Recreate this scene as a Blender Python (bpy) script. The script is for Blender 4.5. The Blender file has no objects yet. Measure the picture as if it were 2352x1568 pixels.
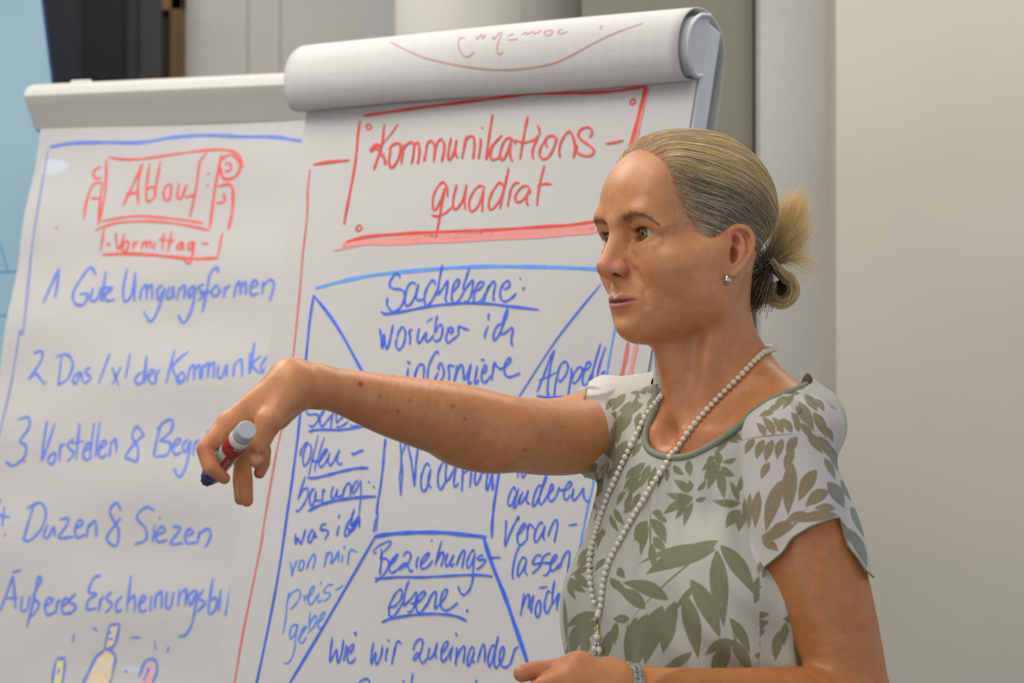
import bpy, bmesh, math, random
import numpy as np
from mathutils import Vector, Matrix
from mathutils.bvhtree import BVHTree

random.seed(7)
RNG = np.random.default_rng(11)
S = bpy.context.scene
COL = S.collection

# ------------------------------------------------------------------ camera
W, H = 2352, 1568
LENS, SENSOR = 85.0, 36.0
F = LENS / SENSOR * W
CAM = np.array([0.0, 0.0, 1.42])
PITCH = math.atan((850 - 784) / F)
cam_data = bpy.data.cameras.new('camera')
cam_data.lens = LENS
cam_data.sensor_width = SENSOR
cam_data.clip_start = 0.05
cam_data.dof.use_dof = True
cam_data.dof.focus_distance = 2.65
cam_data.dof.aperture_fstop = 7.6
cam_data.dof.aperture_blades = 7
cam = bpy.data.objects.new('camera', cam_data)
cam.location = CAM
cam.rotation_euler = (math.pi / 2 + PITCH, 0, 0)
COL.objects.link(cam)
S.camera = cam
CP, SP = math.cos(PITCH), math.sin(PITCH)


def ray(px, py):
    """Direction of the camera ray through a photo pixel, scaled so that its y component is 1."""
    u, v = (px - W / 2) / F, (H / 2 - py) / F
    d = np.array([u, CP - v * SP, SP + v * CP])
    return d / d[1]


def Q(px, py, depth):
    return CAM + ray(px, py) * depth


def project(P):
    P = np.asarray(P, dtype=np.float64) - CAM
    yc = P[..., 1] * CP + P[..., 2] * SP
    zc = -P[..., 1] * SP + P[..., 2] * CP
    return W / 2 + F * P[..., 0] / yc, H / 2 - F * zc / yc


# ------------------------------------------------------------------ light
world = bpy.data.worlds.new('world')
S.world = world
world.use_nodes = True
bg = world.node_tree.nodes['Background']
bg.inputs[0].default_value = (0.93, 0.95, 1.0, 1)
bg.inputs[1].default_value = 0.62


def area(name, loc, target, size, size_y, power, color):
    ld = bpy.data.lights.new(name, 'AREA')
    ld.shape = 'RECTANGLE'
    ld.size, ld.size_y = size, size_y
    ld.energy = power
    ld.color = color
    o = bpy.data.objects.new(name, ld)
    o.location = loc
    o.rotation_euler = (Vector(target) - Vector(loc)).to_track_quat('-Z', 'Y').to_euler()
    COL.objects.link(o)
    return o


area('ceiling_lamp', (-0.6, 1.7, 2.95), (-0.6, 1.7, 0), 1.2, 2.2, 24, (1.0, 0.95, 0.87))
area('ceiling_lamp.001', (0.7, 3.7, 2.95), (0.7, 3.7, 0), 1.4, 0.7, 18, (1.0, 0.96, 0.89))
area('ceiling_lamp.002', (-1.3, 3.4, 2.95), (-1.3, 3.4, 0), 1.4, 0.9, 30, (1.0, 0.96, 0.90))
area('back_wall_fill', (-0.9, 5.2, 2.95), (-0.9, 5.2, 0), 1.8, 0.5, 12, (1.0, 0.96, 0.90))  # unseen lamp, added to brighten the back wall and column
area('window_light', (-2.9, -0.6, 1.75), (0.3, 3.0, 1.3), 2.6, 1.6, 20, (0.95, 0.97, 1.0))

S.view_settings.view_transform = 'Standard'
S.view_settings.look = 'None'
S.view_settings.gamma = 1.0
S.view_settings.use_curve_mapping = False
S.view_settings.exposure = 0.0


# ------------------------------------------------------------------ helpers
def srgb(r, g, b):
    def c(v):
        v /= 255.0
        return v / 12.92 if v <= 0.04045 else ((v + 0.055) / 1.055) ** 2.4
    return (c(r), c(g), c(b), 1.0)


class Mat:
    """A small node-material builder."""

    def __init__(self, name, color=(0.8, 0.8, 0.8, 1), rough=0.6, metal=0.0, **kw):
        self.m = bpy.data.materials.new(name)
        self.m.use_nodes = True
        self.t = self.m.node_tree
        self.b = self.t.nodes['Principled BSDF']
        self.b.inputs['Base Color'].default_value = color
        self.b.inputs['Roughness'].default_value = rough
        self.b.inputs['Metallic'].default_value = metal
        for k, v in kw.items():
            self.b.inputs[k].default_value = v

    def node(self, typ, **kw):
        n = self.t.nodes.new(typ)
        for k, v in kw.items():
            if k.startswith('i_'):
                n.inputs[k[2:].replace('_', ' ')].default_value = v
            else:
                setattr(n, k, v)
        return n

    def link(self, a, b):
        self.t.links.new(a, b)

    def noise(self, scale, detail=3.0, rough=0.5, coords='Object', stretch=None):
        tc = self.node('ShaderNodeTexCoord')
        n = self.node('ShaderNodeTexNoise')
        n.inputs['Scale'].default_value = scale
        n.inputs['Detail'].default_value = detail
        n.inputs['Roughness'].default_value = rough
        if stretch:
            mp = self.node('ShaderNodeMapping')
            mp.inputs['Scale'].default_value = stretch
            self.link(tc.outputs[coords], mp.inputs['Vector'])
            self.link(mp.outputs[0], n.inputs['Vector'])
        else:
            self.link(tc.outputs[coords], n.inputs['Vector'])
        return n.outputs['Fac']

    def ramp(self, fac, stops):
        r = self.node('ShaderNodeValToRGB')
        e = r.color_ramp.elements
        e[0].position, e[0].color = stops[0]
        e[1].position, e[1].color = stops[-1]
        for p, c in stops[1:-1]:
            x = e.new(p)
            x.color = c
        self.link(fac, r.inputs[0])
        return r.outputs[0]

    def bump(self, fac, strength, dist=0.002, chain=None):
        b = self.node('ShaderNodeBump')
        b.inputs['Strength'].default_value = strength
        b.inputs['Distance'].default_value = dist
        self.link(fac, b.inputs['Height'])
        if chain is not None:
            self.link(chain, b.inputs['Normal'])
        self.link(b.outputs[0], self.b.inputs['Normal'])
        return b.outputs[0]

    def attr(self, name):
        a = self.node('ShaderNodeAttribute')
        a.attribute_name = name
        return a


def obj(name, mesh, material=None, parent=None, smooth=False):
    if isinstance(mesh, bmesh.types.BMesh):
        me = bpy.data.meshes.new(name)
        bmesh.ops.recalc_face_normals(mesh, faces=mesh.faces)
        mesh.to_mesh(me)
        mesh.free()
        mesh = me
    o = bpy.data.objects.new(name, mesh)
    if material is not None:
        m = material.m if isinstance(material, Mat) else material
        if not mesh.materials:
            mesh.materials.append(m)
    if smooth:
        mesh.shade_smooth()
    COL.objects.link(o)
    if parent is not None:
        o.parent = parent
        bpy.context.view_layer.update()
        o.matrix_parent_inverse = parent.matrix_world.inverted()
    return o


def thing(name, label, cat, loc=(0, 0, 0), group=None):
    o = bpy.data.objects.new(name, None)
    o.empty_display_size = 0.1
    o.location = loc
    COL.objects.link(o)
    bpy.context.view_layer.update()
    o['label'] = label
    o['category'] = cat
    if group:
        o['group'] = group
    return o


def tag(o, label=None, cat=None, group=None, kind=None):
    for k, v in (('label', label), ('category', cat), ('group', group), ('kind', kind)):
        if v:
            o[k] = v
    return o


def mesh_from(name, verts, faces):
    me = bpy.data.meshes.new(name)
    me.from_pydata([tuple(map(float, v)) for v in verts], [], [tuple(int(i) for i in f) for f in faces])
    me.update()
    return me


def fast_mesh(name, verts, quads):
    """Mesh from numpy arrays (all quads)."""
    me = bpy.data.meshes.new(name)
    nv, nq = len(verts), len(quads)
    me.vertices.add(nv)
    me.vertices.foreach_set('co', np.ascontiguousarray(verts, dtype=np.float32).ravel())
    me.loops.add(nq * 4)
    me.loops.foreach_set('vertex_index', np.ascontiguousarray(quads, dtype=np.int32).ravel())
    me.polygons.add(nq)
    me.polygons.foreach_set('loop_start', np.arange(0, nq * 4, 4, dtype=np.int32))
    me.update(calc_edges=True)
    me.validate()
    return me


def box_bm(bm, corner_fn, lo, hi, bevel=0.0):
    """Box between lo and hi in a local frame mapped by corner_fn."""
    r = bmesh.ops.create_cube(bm, size=1.0)
    vs = r['verts']
    for v in vs:
        p = [lo[i] + (v.co[i] + 0.5) * (hi[i] - lo[i]) for i in range(3)]
        v.co = Vector(corner_fn(*p))
    if bevel:
        es = list({e for v in vs for e in v.link_edges})
        bmesh.ops.bevel(bm, geom=es, offset=bevel, segments=2, affect='EDGES', profile=0.5)
    return bm


def ident(x, y, z):
    return (x, y, z)


def tube_mesh(name, pts, radius, sides=10, closed=False, caps=True):
    """Swept tube along points with constant or per-point radius."""
    pts = [np.array(p, float) for p in pts]
    n = len(pts)
    rad = [radius] * n if np.isscalar(radius) else list(radius)
    verts, faces = [], []
    up = None
    for i in range(n):
        if closed:
            t = pts[(i + 1) % n] - pts[i - 1]
        else:
            t = pts[min(i + 1, n - 1)] - pts[max(i - 1, 0)]
        t = t / (np.linalg.norm(t) + 1e-12)
        if up is None:
            a = np.array([0, 0, 1.0]) if abs(t[2]) < 0.9 else np.array([1.0, 0, 0])
            up = np.cross(t, a)
        up = up - t * up.dot(t)
        up /= np.linalg.norm(up) + 1e-12
        bn = np.cross(t, up)
        for k in range(sides):
            a = 2 * math.pi * k / sides
            verts.append(pts[i] + rad[i] * (math.cos(a) * up + math.sin(a) * bn))
    m = n if closed else n - 1
    for i in range(m):
        j = (i + 1) % n
        for k in range(sides):
            k2 = (k + 1) % sides
            faces.append((i * sides + k, j * sides + k, j * sides + k2, i * sides + k2))
    if caps and not closed:
        faces.append(tuple(range(sides))[::-1])
        faces.append(tuple((n - 1) * sides + k for k in range(sides)))
    me = mesh_from(name, verts, faces)
    return me


def spline(pts, per=6, closed=False):
    """Catmull-Rom through 2-D or 3-D points."""
    p = np.array(pts, float)
    n = len(p)
    if n < 3 and not closed:
        return np.array([p[0] + (p[-1] - p[0]) * t for t in np.linspace(0, 1, per + 1)])
    out = []
    segs = n if closed else n - 1
    for i in range(segs):
        if closed:
            a, b, c, d = p[i - 1], p[i], p[(i + 1) % n], p[(i + 2) % n]
        else:
            a, b, c, d = p[max(i - 1, 0)], p[i], p[i + 1], p[min(i + 2, n - 1)]
        for k in range(per):
            t = k / per
            out.append(0.5 * ((2 * b) + (c - a) * t + (2 * a - 5 * b + 4 * c - d) * t * t + (3 * b - a - 3 * c + d) * t ** 3))
    if not closed:
        out.append(p[-1])
    return np.array(out)


def sstep(a, b, x):
    t = np.clip((x - a) / (b - a), 0, 1)
    return t * t * (3 - 2 * t)
# ------------------------------------------------------------------ the room
def wall_mat(name, rgb, scale=60, amount=0.05, bump=0.12, bscale=140):
    m = Mat(name, rough=0.85)
    n = m.noise(2.2, 3)
    r, g, b = rgb
    k = lambda f: srgb(r * f, g * f, b * f)
    m.link(m.ramp(n, [(0.3, k(1 - amount)), (0.7, k(1 + amount * 0.4))]), m.b.inputs['Base Color'])
    m.bump(m.noise(bscale, 4), bump, 0.002)
    return m


M_wall = wall_mat('painted_wall', (234, 233, 230), amount=0.02)
M_plaster = wall_mat('rough_plaster', (196, 195, 193), amount=0.03, bump=0.6, bscale=170)
M_panel = wall_mat('beige_panel', (207, 202, 189), amount=0.02, bump=0.08)
M_greige = wall_mat('grey_green_panel', (136, 135, 121), amount=0.02, bump=0.05)
M_column = wall_mat('cream_column', (202, 200, 191), amount=0.01, bump=0.05)
M_floor = Mat('grey_carpet', srgb(120, 118, 115), 0.95)
M_floor.bump(M_floor.noise(400, 3), 0.4, 0.003)
M_ceiling = wall_mat('white_ceiling', (232, 231, 228), amount=0.01)
M_dark = Mat('dark_gap', srgb(52, 52, 48), 0.8)


def slab(name, lo, hi, mat, kind='structure', bevel=0.0, parent=None):
    bm = bmesh.new()
    box_bm(bm, ident, lo, hi, bevel)
    o = obj(name, bm, mat, parent)
    if kind:
        o['kind'] = kind
    return o


def X(px, d):
    return Q(px, 784, d)[0]


CEIL = 3.0
slab('floor', (-4.2, -2.2, -0.1), (3.2, 6.6, 0.0), M_floor)
slab('ceiling', (-4.2, -2.2, CEIL), (3.2, 6.6, CEIL + 0.1), M_ceiling)
slab('wall_back', (-4.2, 6.3, 0), (3.2, 6.4, CEIL), M_wall)
slab('wall_left', (-4.3, -2.2, 0), (-4.2, 6.4, CEIL), M_wall)
DP = 4.62
# smooth wall block at the right, rough plaster pier beside it, pale panel and round column further left
slab('wall_right', (X(1921, DP - 0.05), DP - 0.05, 0), (3.2, DP + 0.6, CEIL), M_panel, bevel=0.0015)
slab('wall_pier', (X(1741, DP + 0.10), DP + 0.10, 0), (X(1921, DP) + 0.04, DP + 0.7, CEIL), M_plaster, bevel=0.02)
slab('trim_1', (X(1732, DP + 0.14), DP + 0.14, 0), (X(1746, DP + 0.14), DP + 0.30, CEIL), M_dark)
slab('wall_panel', (X(1338, DP + 0.16), DP + 0.16, 0), (X(1733, DP + 0.16), DP + 0.20, CEIL), M_greige)
d_c = 5.35
xc, rc = (X(905, d_c) + X(1352, d_c)) / 2, (X(1352, d_c) - X(905, d_c)) / 2
bm = bmesh.new()
bmesh.ops.create_cone(bm, cap_ends=True, segments=72, radius1=rc, radius2=rc, depth=CEIL)
for v in bm.verts:
    v.co += Vector((xc, d_c + 0.05, CEIL / 2))
col_o = obj('pillar_1', bm, M_column, smooth=True)
col_o['kind'] = 'structure'
m_ = M_column
# baseboards
slab('baseboard_back', (-4.2, 6.285, 0), (3.2, 6.3, 0.08), M_dark)
# wooden door in a frame, in the back wall, mostly hidden by a dark loudspeaker column
M_wood = Mat('oak_frame', rough=0.5)
M_wood.link(M_wood.ramp(M_wood.noise(6, 4, stretch=(12, 12, 1)), [(0.3, srgb(112, 82, 42)), (0.7, srgb(134, 100, 52))]), M_wood.b.inputs['Base Color'])
DW = 6.3
slab('door_1', (X(178, DW), DW - 0.03, 0), (X(398, DW), DW - 0.002, 2.35), Mat('dark_doorway', srgb(38, 36, 30), 0.7), bevel=0.004)
fr = bpy.data.objects['door_1']
for nm, lo, hi in (('door_frame', (X(396, DW), DW - 0.06, 0), (X(426, DW), DW - 0.002, 2.42)), ('door_frame', (X(150, DW), DW - 0.06, 0), (X(180, DW), DW - 0.002, 2.42)), ('door_frame', (X(150, DW), DW - 0.06, 2.35), (X(426, DW), DW - 0.002, 2.42))):
    slab(nm, lo, hi, M_wood, kind=None, bevel=0.004, parent=fr)
h_ = thing  # door handle
bm = bmesh.new()
box_bm(bm, ident, (X(380, DW), DW - 0.08, 1.03), (X(384, DW), DW - 0.03, 1.05), 0.003)
box_bm(bm, ident, (X(352, DW), DW - 0.085, 1.03), (X(384, DW), DW - 0.07, 1.05), 0.003)
obj('door_handle', bm, Mat('brushed_steel', srgb(170, 170, 168), 0.35, 1.0), fr)
# faint joints between the wall boards
for px in (566, 640):
    slab('trim_%d' % (2 if px == 566 else 3), (X(px, 6.3), 6.294, 0), (X(px + 3, 6.3), 6.3, CEIL), Mat('wall_joint', srgb(205, 204, 201), 0.9))

# --- black loudspeaker on a stand, in front of the door
sp = thing('loudspeaker', 'tall black loudspeaker column standing in front of the wooden door', 'loudspeaker', (X(225, 5.6), 5.6, 0))
M_blk = Mat('black_plastic', srgb(30, 31, 36), 0.6)
M_grl = Mat('black_grille', srgb(15, 15, 15), 0.8)
M_grl.bump(M_grl.noise(900, 1), 0.5, 0.002)
bm = bmesh.new()
xl, xr = X(100, 5.6), X(345, 5.6)
box_bm(bm, ident, (xl, 5.42, 1.15), (xr, 5.80, 2.45), 0.02)
obj('cabinet', bm, M_blk, sp)
bm = bmesh.new()
box_bm(bm, ident, (X(188, 5.4), 5.40, 1.19), (xr - 0.03, 5.424, 2.41), 0.008)
obj('grille', bm, M_grl, sp)
xm = (xl + xr) / 2
obj('pole', tube_mesh('pole', [(xm, 5.6, 0.3), (xm, 5.6, 1.16)], 0.018, 14), M_blk, sp, True)
for k in range(3):
    a = math.radians(90 + 120 * k)
    obj('leg', tube_mesh('leg', [(xm, 5.6, 0.62), (xm + 0.42 * math.cos(a), 5.6 + 0.42 * math.sin(a), 0.014)], 0.012, 10), M_blk, sp, True)

# --- projection screen with a lit picture, hanging at the left
scr = thing('projection_screen', 'pale blue lit projection screen hanging at the left edge', 'screen', (X(-250, 4.95), 4.95, 0.6))
DS = 4.95
M_scr = Mat('projected_picture', srgb(120, 170, 180), 0.8)
tc = M_scr.node('ShaderNodeTexCoord')
sx = M_scr.node('ShaderNodeSeparateXYZ')
M_scr.link(tc.outputs['Object'], sx.inputs[0])
picture = M_scr.ramp(M_scr.noise(1.4, 2), [(0.3, srgb(140, 174, 192)), (0.5, srgb(164, 198, 212)), (0.7, srgb(150, 190, 196))])
M_scr.link(picture, M_scr.b.inputs['Emission Color'])
M_scr.b.inputs['Emission Strength'].default_value = 0.72
M_scr.b.inputs['Base Color'].default_value = srgb(60, 70, 75)


def screen_pt(px, py, off=0.0):
    return Q(px, py, DS - off)


def quad_prism(pxs, d, thick, mat, name, parent):
    bm = bmesh.new()
    a = [bm.verts.new(Q(x, y, d)) for x, y in pxs]
    b = [bm.verts.new(Q(x, y, d) + np.array([0, thick, 0])) for x, y in pxs]
    n = len(pxs)
    bm.faces.new(a)
    bm.faces.new(b[::-1])
    for i in range(n):
        bm.faces.new((a[i], b[i], b[(i + 1) % n], a[(i + 1) % n]))
    return obj(name, bm, mat, parent)


quad_prism([(-900, -260), (62, -260), (122, 220), (232, 1100), (250, 1500), (-900, 1500)], DS, 0.004, M_scr, 'picture_surface', scr)
quad_prism([(62, -260), (68, -260), (128, 220), (238, 1100), (256, 1500), (250, 1500), (232, 1100), (122, 220)], DS, 0.004, Mat('screen_edge', srgb(40, 62, 104), 0.7), 'border', scr)
obj('drawn_line', tube_mesh('l', [Q(x, y, DS - 0.002) for x, y in ((-60, 627), (5, 624), (60, 622))], 0.002, 6), Mat('picture_line', srgb(90, 160, 180), 0.7), scr)
obj('drawn_line', tube_mesh('l', [Q(x, y, DS - 0.002) for x, y in ((-60, 727), (5, 724), (60, 722))], 0.002, 6), bpy.data.materials['picture_line'], scr)
obj('drawn_line', tube_mesh('l', [Q(x, y, DS - 0.002) for x, y in ((-40, 500), (0, 560), (18, 622))], 0.0015, 6), bpy.data.materials['picture_line'], scr)
cyl = Q(-900, -300, DS)
obj('roller_case', tube_mesh('rc', [Q(-950, -290, DS), Q(100, -290, DS)], 0.045, 16), Mat('white_metal', srgb(220, 220, 218), 0.4), scr, True)
for x in (-900, 60):
    p = Q(x, -290, DS)
    obj('hanger', tube_mesh('h', [p, (p[0], p[1], CEIL)], 0.006, 8), bpy.data.materials['white_metal'], scr)
# ------------------------------------------------------------------ the handwriting, as pen strokes
# words on the near chart: (label, frame of the stroke numbers (x0, y0, scale), ink, pen width, strokes)
NEAR = [
 ('red frame around the heading', (0, 0, 1), 'red', 7, [
  '836,266 899,257 965,248 1050,237 1140,226 1215,216 1290,214 1350,214 1420,209 1484,199', '*9 1484,199 1477,228 1470,255 1456,310 1443,350 1428,395',
  '*6 827,276 822,313 817,369 806,432 793,500 791,515', '720,378 758,372 802,368', '795,556 840,544 921,537 1001,533 1135,528 1242,521 1309,517 1366,509',
  '*4 847,285 841,291 845,297 852,295 852,288 847,285', '*4 1457,227 1449,232 1449,239 1454,240 1460,233 1457,227', '*4 826,516 819,523 819,529 825,530 831,523 826,516']),
 ('red border line down the left side', (0, 0, 1), 'red_thin', 4.5, [
  '712,388 707,439 705,500 696,580 686,697 672,830 660,905 651,966 632,1055 607,1200 598,1259 559,1450 539,1568 533,1600', '*10 1443,785 1436,830 1428,866 1410,1000']),
 ('pale red shading under the heading', (760, 370, .2679), 'pink', 7, [
  '*4 20,770 180,735 400,700', '*13 100,716 600,668 900,648 1400,632 2000,590 2260,560', '*12 300,705 700,692 1000,678 1500,655 2000,625 2290,598', '*9 600,645 900,634 1300,615 1800,595 2260,545']),
 ('pale red shading beside the frame', (1050, 180, .1913), 'pink', 6, ['2305,110 2240,330 2190,560 2165,680 2120,830', '*5 2275,200 2215,420 2160,660 2100,820', '*10 2160,3150 2110,3400 2080,3580']),
 ('red heading Kommunikations', (700, 240, .1658), 'red', 5.4, [
  '1105,265 1080,500 1050,640 1000,780 960,905', '*3.5 1300,265 1180,430 1060,570', '*7 1060,575 990,560 930,610 925,640 990,600 1050,660 1110,760 1115,835',
  '1190,660 1185,600 1240,550 1310,540 1325,600 1310,720 1250,840 1190,875 1170,780 1190,650', '1370,545 1355,700 1335,825', '1355,640 1420,550 1490,520 1515,570 1505,700 1480,825',
  '1520,570 1565,525 1590,600 1585,730 1562,825', '1695,550 1675,680 1655,790', '1690,560 1745,500 1790,550 1805,640 1785,800', '1810,620 1850,510 1900,485 1935,560 1925,680 1895,800',
  '2030,460 2000,600 1985,720 2000,765 2040,730 2080,620 2105,495 2085,640 2100,720 2125,720', '2245,430 2210,590 2180,755', '2220,510 2290,440 2340,460 2350,560 2345,650 2330,755']),
 ('red heading Kommunikations', (1050, 180, .1913), 'red', 5.2, [
  '288,715 275,850 258,970', '*6 295,602 312,590', '430,435 400,600 370,800 345,980', '430,790 380,890 350,975', '545,680 450,780 405,880 405,960 450,975 510,940 530,840 580,740 640,715 690,760 700,790',
  '520,930 540,985 590,920 650,740', '650,740 635,850 640,940 665,1000', '850,455 810,650 780,820 755,970', '*4.5 700,740 790,770 880,755 945,720 980,680', '980,680 920,820 905,890 915,970', '*4.5 970,560 985,610 995,680',
  '1085,830 1060,770 1080,710 1150,690 1190,720 1170,810 1110,930 1040,970 990,920 1010,820 1080,730', '1290,710 1250,760 1225,870 1235,950', '1260,730 1340,640 1390,700 1415,820 1410,900 1395,960',
  '1590,715 1620,660 1600,600 1550,590 1480,620 1455,680 1490,740 1580,800 1640,860 1630,910 1560,935 1470,910 1430,860 1450,800', '1785,785 1870,775 2000,745']),
 ('red heading quadrat', (760, 370, .2679), 'red', 5.2, [
  '1000,310 995,230 965,180 920,215 880,300 875,400 900,415 940,340 980,230', '980,230 945,400 930,500 900,660', '*4.5 862,465 920,470 990,440 1040,390', '1080,200 1050,330 1055,410 1090,400 1140,310 1165,200', '1165,200 1145,330 1155,415',
  '1320,230 1290,210 1240,240 1190,330 1190,410 1220,430 1270,370 1310,240', '1310,240 1300,340 1300,435', '1490,230 1450,185 1400,240 1360,330 1360,410 1400,400 1460,310 1500,180 1525,60', '1525,60 1480,270 1450,410',
  '1545,235 1530,310 1515,390', '1535,260 1570,200 1600,185 1612,195', '1700,220 1650,215 1590,280 1585,340 1620,350 1670,310 1705,240', '1705,230 1705,270 1680,290 1680,360 1695,378', '1832,35 1795,180 1775,300 1768,385', '1770,215 1830,195 1895,200']),
 ('light blue square outline', (0, 0, 1), 'light_blue', 8.5, [
  '725,662 794,644 872,630 1009,617 1106,612 1185,612 1280,614 1420,620', '*5 1425,690 1408,780 1398,833 1390,885 1375,980 1363,1107 1353,1150 1341,1210 1333,1251 1310,1380']),
 ('blue square outline', (0, 0, 1), 'blue', 5.2, [
  '*5.5 721,678 712,736 702,834 692,929 683,1015 669,1120 663,1160 642,1305 620,1424 590,1568 582,1600', '*6.5 721,678 774,748 833,854 870,920', '*4 1381,652 1282,775 1187,920', '886,1007 883,1034 880,1072 874,1120 869,1149 865,1183',
  '*4 864,1188 858,1222', '*4 869,1176 864,1221', '*6 1150,1060 1140,1127 1134,1166 1131,1202 1130,1235', '*8 860,1232 896,1226 938,1223 980,1222 1022,1223 1071,1228 1118,1233', '*6 862,1233 746,1434 664,1572', '*9 1111,1234 1131,1296 1160,1369 1181,1430 1209,1512 1225,1570']),
 ('blue word Sachebene underlined', (860, 590, .1658), 'blue', 4.6, [
  '360,290 330,235 280,245 225,330 215,400 270,440 370,450 420,510 410,600 360,700 280,760 210,720 175,640 190,560', '575,380 530,350 470,400 430,520 430,640 460,680 520,630 580,500 610,380', '615,370 585,500 580,570 620,600 690,580',
  '845,380 820,320 770,360 710,480 695,600 720,680 780,630 840,530 880,440', '945,100 915,250 885,420 880,530', '880,530 960,420 1020,330 1005,470 985,580 1010,620', '1065,490 1130,440 1180,350 1165,305 1110,370 1080,480 1075,580 1110,645 1180,590 1240,480',
  '1320,150 1280,270 1240,400 1240,480', '1240,480 1310,380 1365,320 1360,420 1340,530 1280,635 1255,600', '1340,480 1430,460 1500,400 1515,355 1470,345 1410,420 1385,520 1380,610 1420,640 1490,590 1540,500',
  '1590,390 1550,500 1515,635', '1540,520 1600,400 1655,335 1675,400 1655,500 1650,590 1675,580', '1795,445 1850,430 1880,370 1845,330 1780,390 1745,480 1755,580 1810,615 1890,580 1970,500', '2015,305 2035,290', '2080,410 2055,465',
  '*5.5 95,755 140,785 260,780 450,745 700,695 950,660 1250,640 1550,645 1850,680 2280,730']),
 ('blue words worueber ich', (860, 700, .1531), 'blue', 4.6, [
  '85,350 105,500 122,655 145,440 160,560 190,660 225,580 255,430 285,295', '350,490 360,420 400,350 435,335 465,400 460,520 420,630 360,670 325,600 340,500', '530,400 540,500 530,600', '530,480 530,390 570,362',
  '680,345 650,460 655,560 690,560 740,480 780,410 770,500 795,550 850,510 900,440', '*3 775,270 880,190', '950,155 920,280 910,420', '910,420 960,320 1010,300 1025,380 1000,490 940,545 895,520',
  '1090,355 1160,340 1185,375 1150,425 1115,380 1080,470 1085,550 1120,565 1190,510 1265,455', '1265,455 1270,325 1340,350 1430,375', '1710,310 1665,430 1660,510', '1730,130 1710,175 1720,225',
  '1905,300 1870,290 1810,380 1785,480 1800,530 1860,470 1910,380', '1910,300 1960,150 2000,60 1980,180 1930,300 1900,400 1930,440 1990,400 2065,345 2080,380 2060,490 2060,580 2080,620']),
 ('blue word informiere', (860, 700, .1531), 'blue', 4.6, [
  '515,945 500,1020 497,1080 490,1160', '*6 495,870 515,858 540,876', '620,1000 605,1090 595,1160', '610,1060 650,940 700,890 745,910 745,1010 735,1160', '965,735 950,700 900,740 835,870 805,1000 800,1120 795,1200', '980,975 960,940 1000,875 1040,960 1040,1060 990,1155', '965,1010 920,1090 920,1140',
  '1110,920 1125,1030 1120,1130', '1110,940 1130,905 1200,920', '1245,905 1225,1030 1195,1155', '1200,1130 1260,960 1315,895 1335,980 1345,1120 1390,1050 1455,885', '1455,885 1425,1040 1410,1150 1425,1195 1465,1145', '1550,905 1525,1040 1510,1150 1530,1180 1570,1115', '1600,830 1655,820',
  '1625,1030 1670,1000 1685,930 1660,905 1620,1000 1610,1100 1645,1165 1700,1130 1750,1060', '1805,850 1780,990 1760,1130', '1805,850 1840,920 1900,960 1960,930', '1960,930 2040,850 2040,795 1990,830 1955,930 1960,1030 2010,1080 2080,1070 2190,1020']),
 ('blue word Appell underlined', (1170, 780, .1063), 'blue', 4.4, [
  '985,220 880,400 780,680 700,880 600,1130', '975,235 920,420 870,680 840,900 825,1100 835,1185 860,1150', '*3.5 635,880 720,850 880,775 1040,695', '1050,740 1000,960 960,1310', '1040,760 1100,560 1200,470 1260,520 1265,640 1200,790 1100,905 1085,850',
  '1340,600 1340,760 1320,900 1250,1310', '1340,880 1400,720 1500,600 1570,600 1570,690 1500,850 1400,940 1375,910', '1610,640 1680,640 1750,550 1740,475 1680,510 1620,660 1585,850 1600,970 1640,1000 1720,880 1770,740',
  '1975,75 1880,400 1800,700 1775,970', '2080,160 1960,520 1890,850 1880,980 1900,1040', '*3.5 1990,750 2030,695 2060,690 2010,740', '*3.5 1965,1000 2000,960 2040,965', '*5 600,1210 800,1245 1000,1240 1200,1240 1420,1255 1700,1245']),
 ('blue word Selbst underlined', (660, 900, .1914), 'blue', 4, [
  '270,60 235,150 230,220 260,270 340,265 385,290 360,360 300,415 260,395', '365,315 420,270 450,200 460,150', '430,220 395,310 400,400 430,405 490,330 540,270', '560,180 545,285 530,360 525,450', '590,200 590,320 600,365 650,310 690,290', '590,415 640,415 700,380 735,350', '760,400 800,410 860,400', '*5 260,475 340,455 480,450 600,455 720,445 860,420 1000,390']),
 ('blue word Offen underlined', (660, 900, .1914), 'blue', 4, [
  '155,770 170,690 220,620 255,600', '240,620 200,720 190,830 210,885 250,840 285,740 290,660 260,620', '*3 375,510 320,740 280,900 260,1010', '*3 450,535 390,720 345,860 330,960', '285,800 330,830 390,820 440,760 480,690', '440,760 480,700 465,685 410,760 380,850 400,900 450,860 490,790',
  '515,720 490,810 515,880 560,830 625,700', '630,690 600,800 620,865 665,850', '*5 770,730 800,745 850,720 920,695', '*5.5 245,1030 330,1030 450,1005 600,965 750,930 860,912 980,912']),
 ('blue word barung underlined', (660, 900, .1914), 'blue', 4, [
  '220,1010 170,1160 130,1290', '130,1280 180,1190 240,1150 255,1220 220,1310 170,1390 125,1430 105,1415', '335,1180 310,1160 275,1240 275,1340 300,1360 330,1290 350,1190', '350,1190 335,1290 360,1300 410,1295', '430,1190 425,1270 415,1330', '425,1230 435,1170 460,1190',
  '560,1130 530,1210 540,1290 580,1240 605,1160', '605,1160 595,1240 620,1260 660,1230', '685,1150 670,1230 655,1290', '665,1240 710,1120 750,1090 765,1140 755,1250', '855,1055 815,1090 785,1160 795,1215 830,1170 870,1080', '*3 885,1050 885,1250 870,1400 860,1500 850,1568', '*5 980,1070 985,1090', '*5 1045,1125 1040,1150',
  '*6 250,1430 340,1380 450,1335 600,1300 750,1275 900,1260 1070,1250']),
 ('blue words was ich', (620, 1160, .2423), 'blue', 4.2, [
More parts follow.
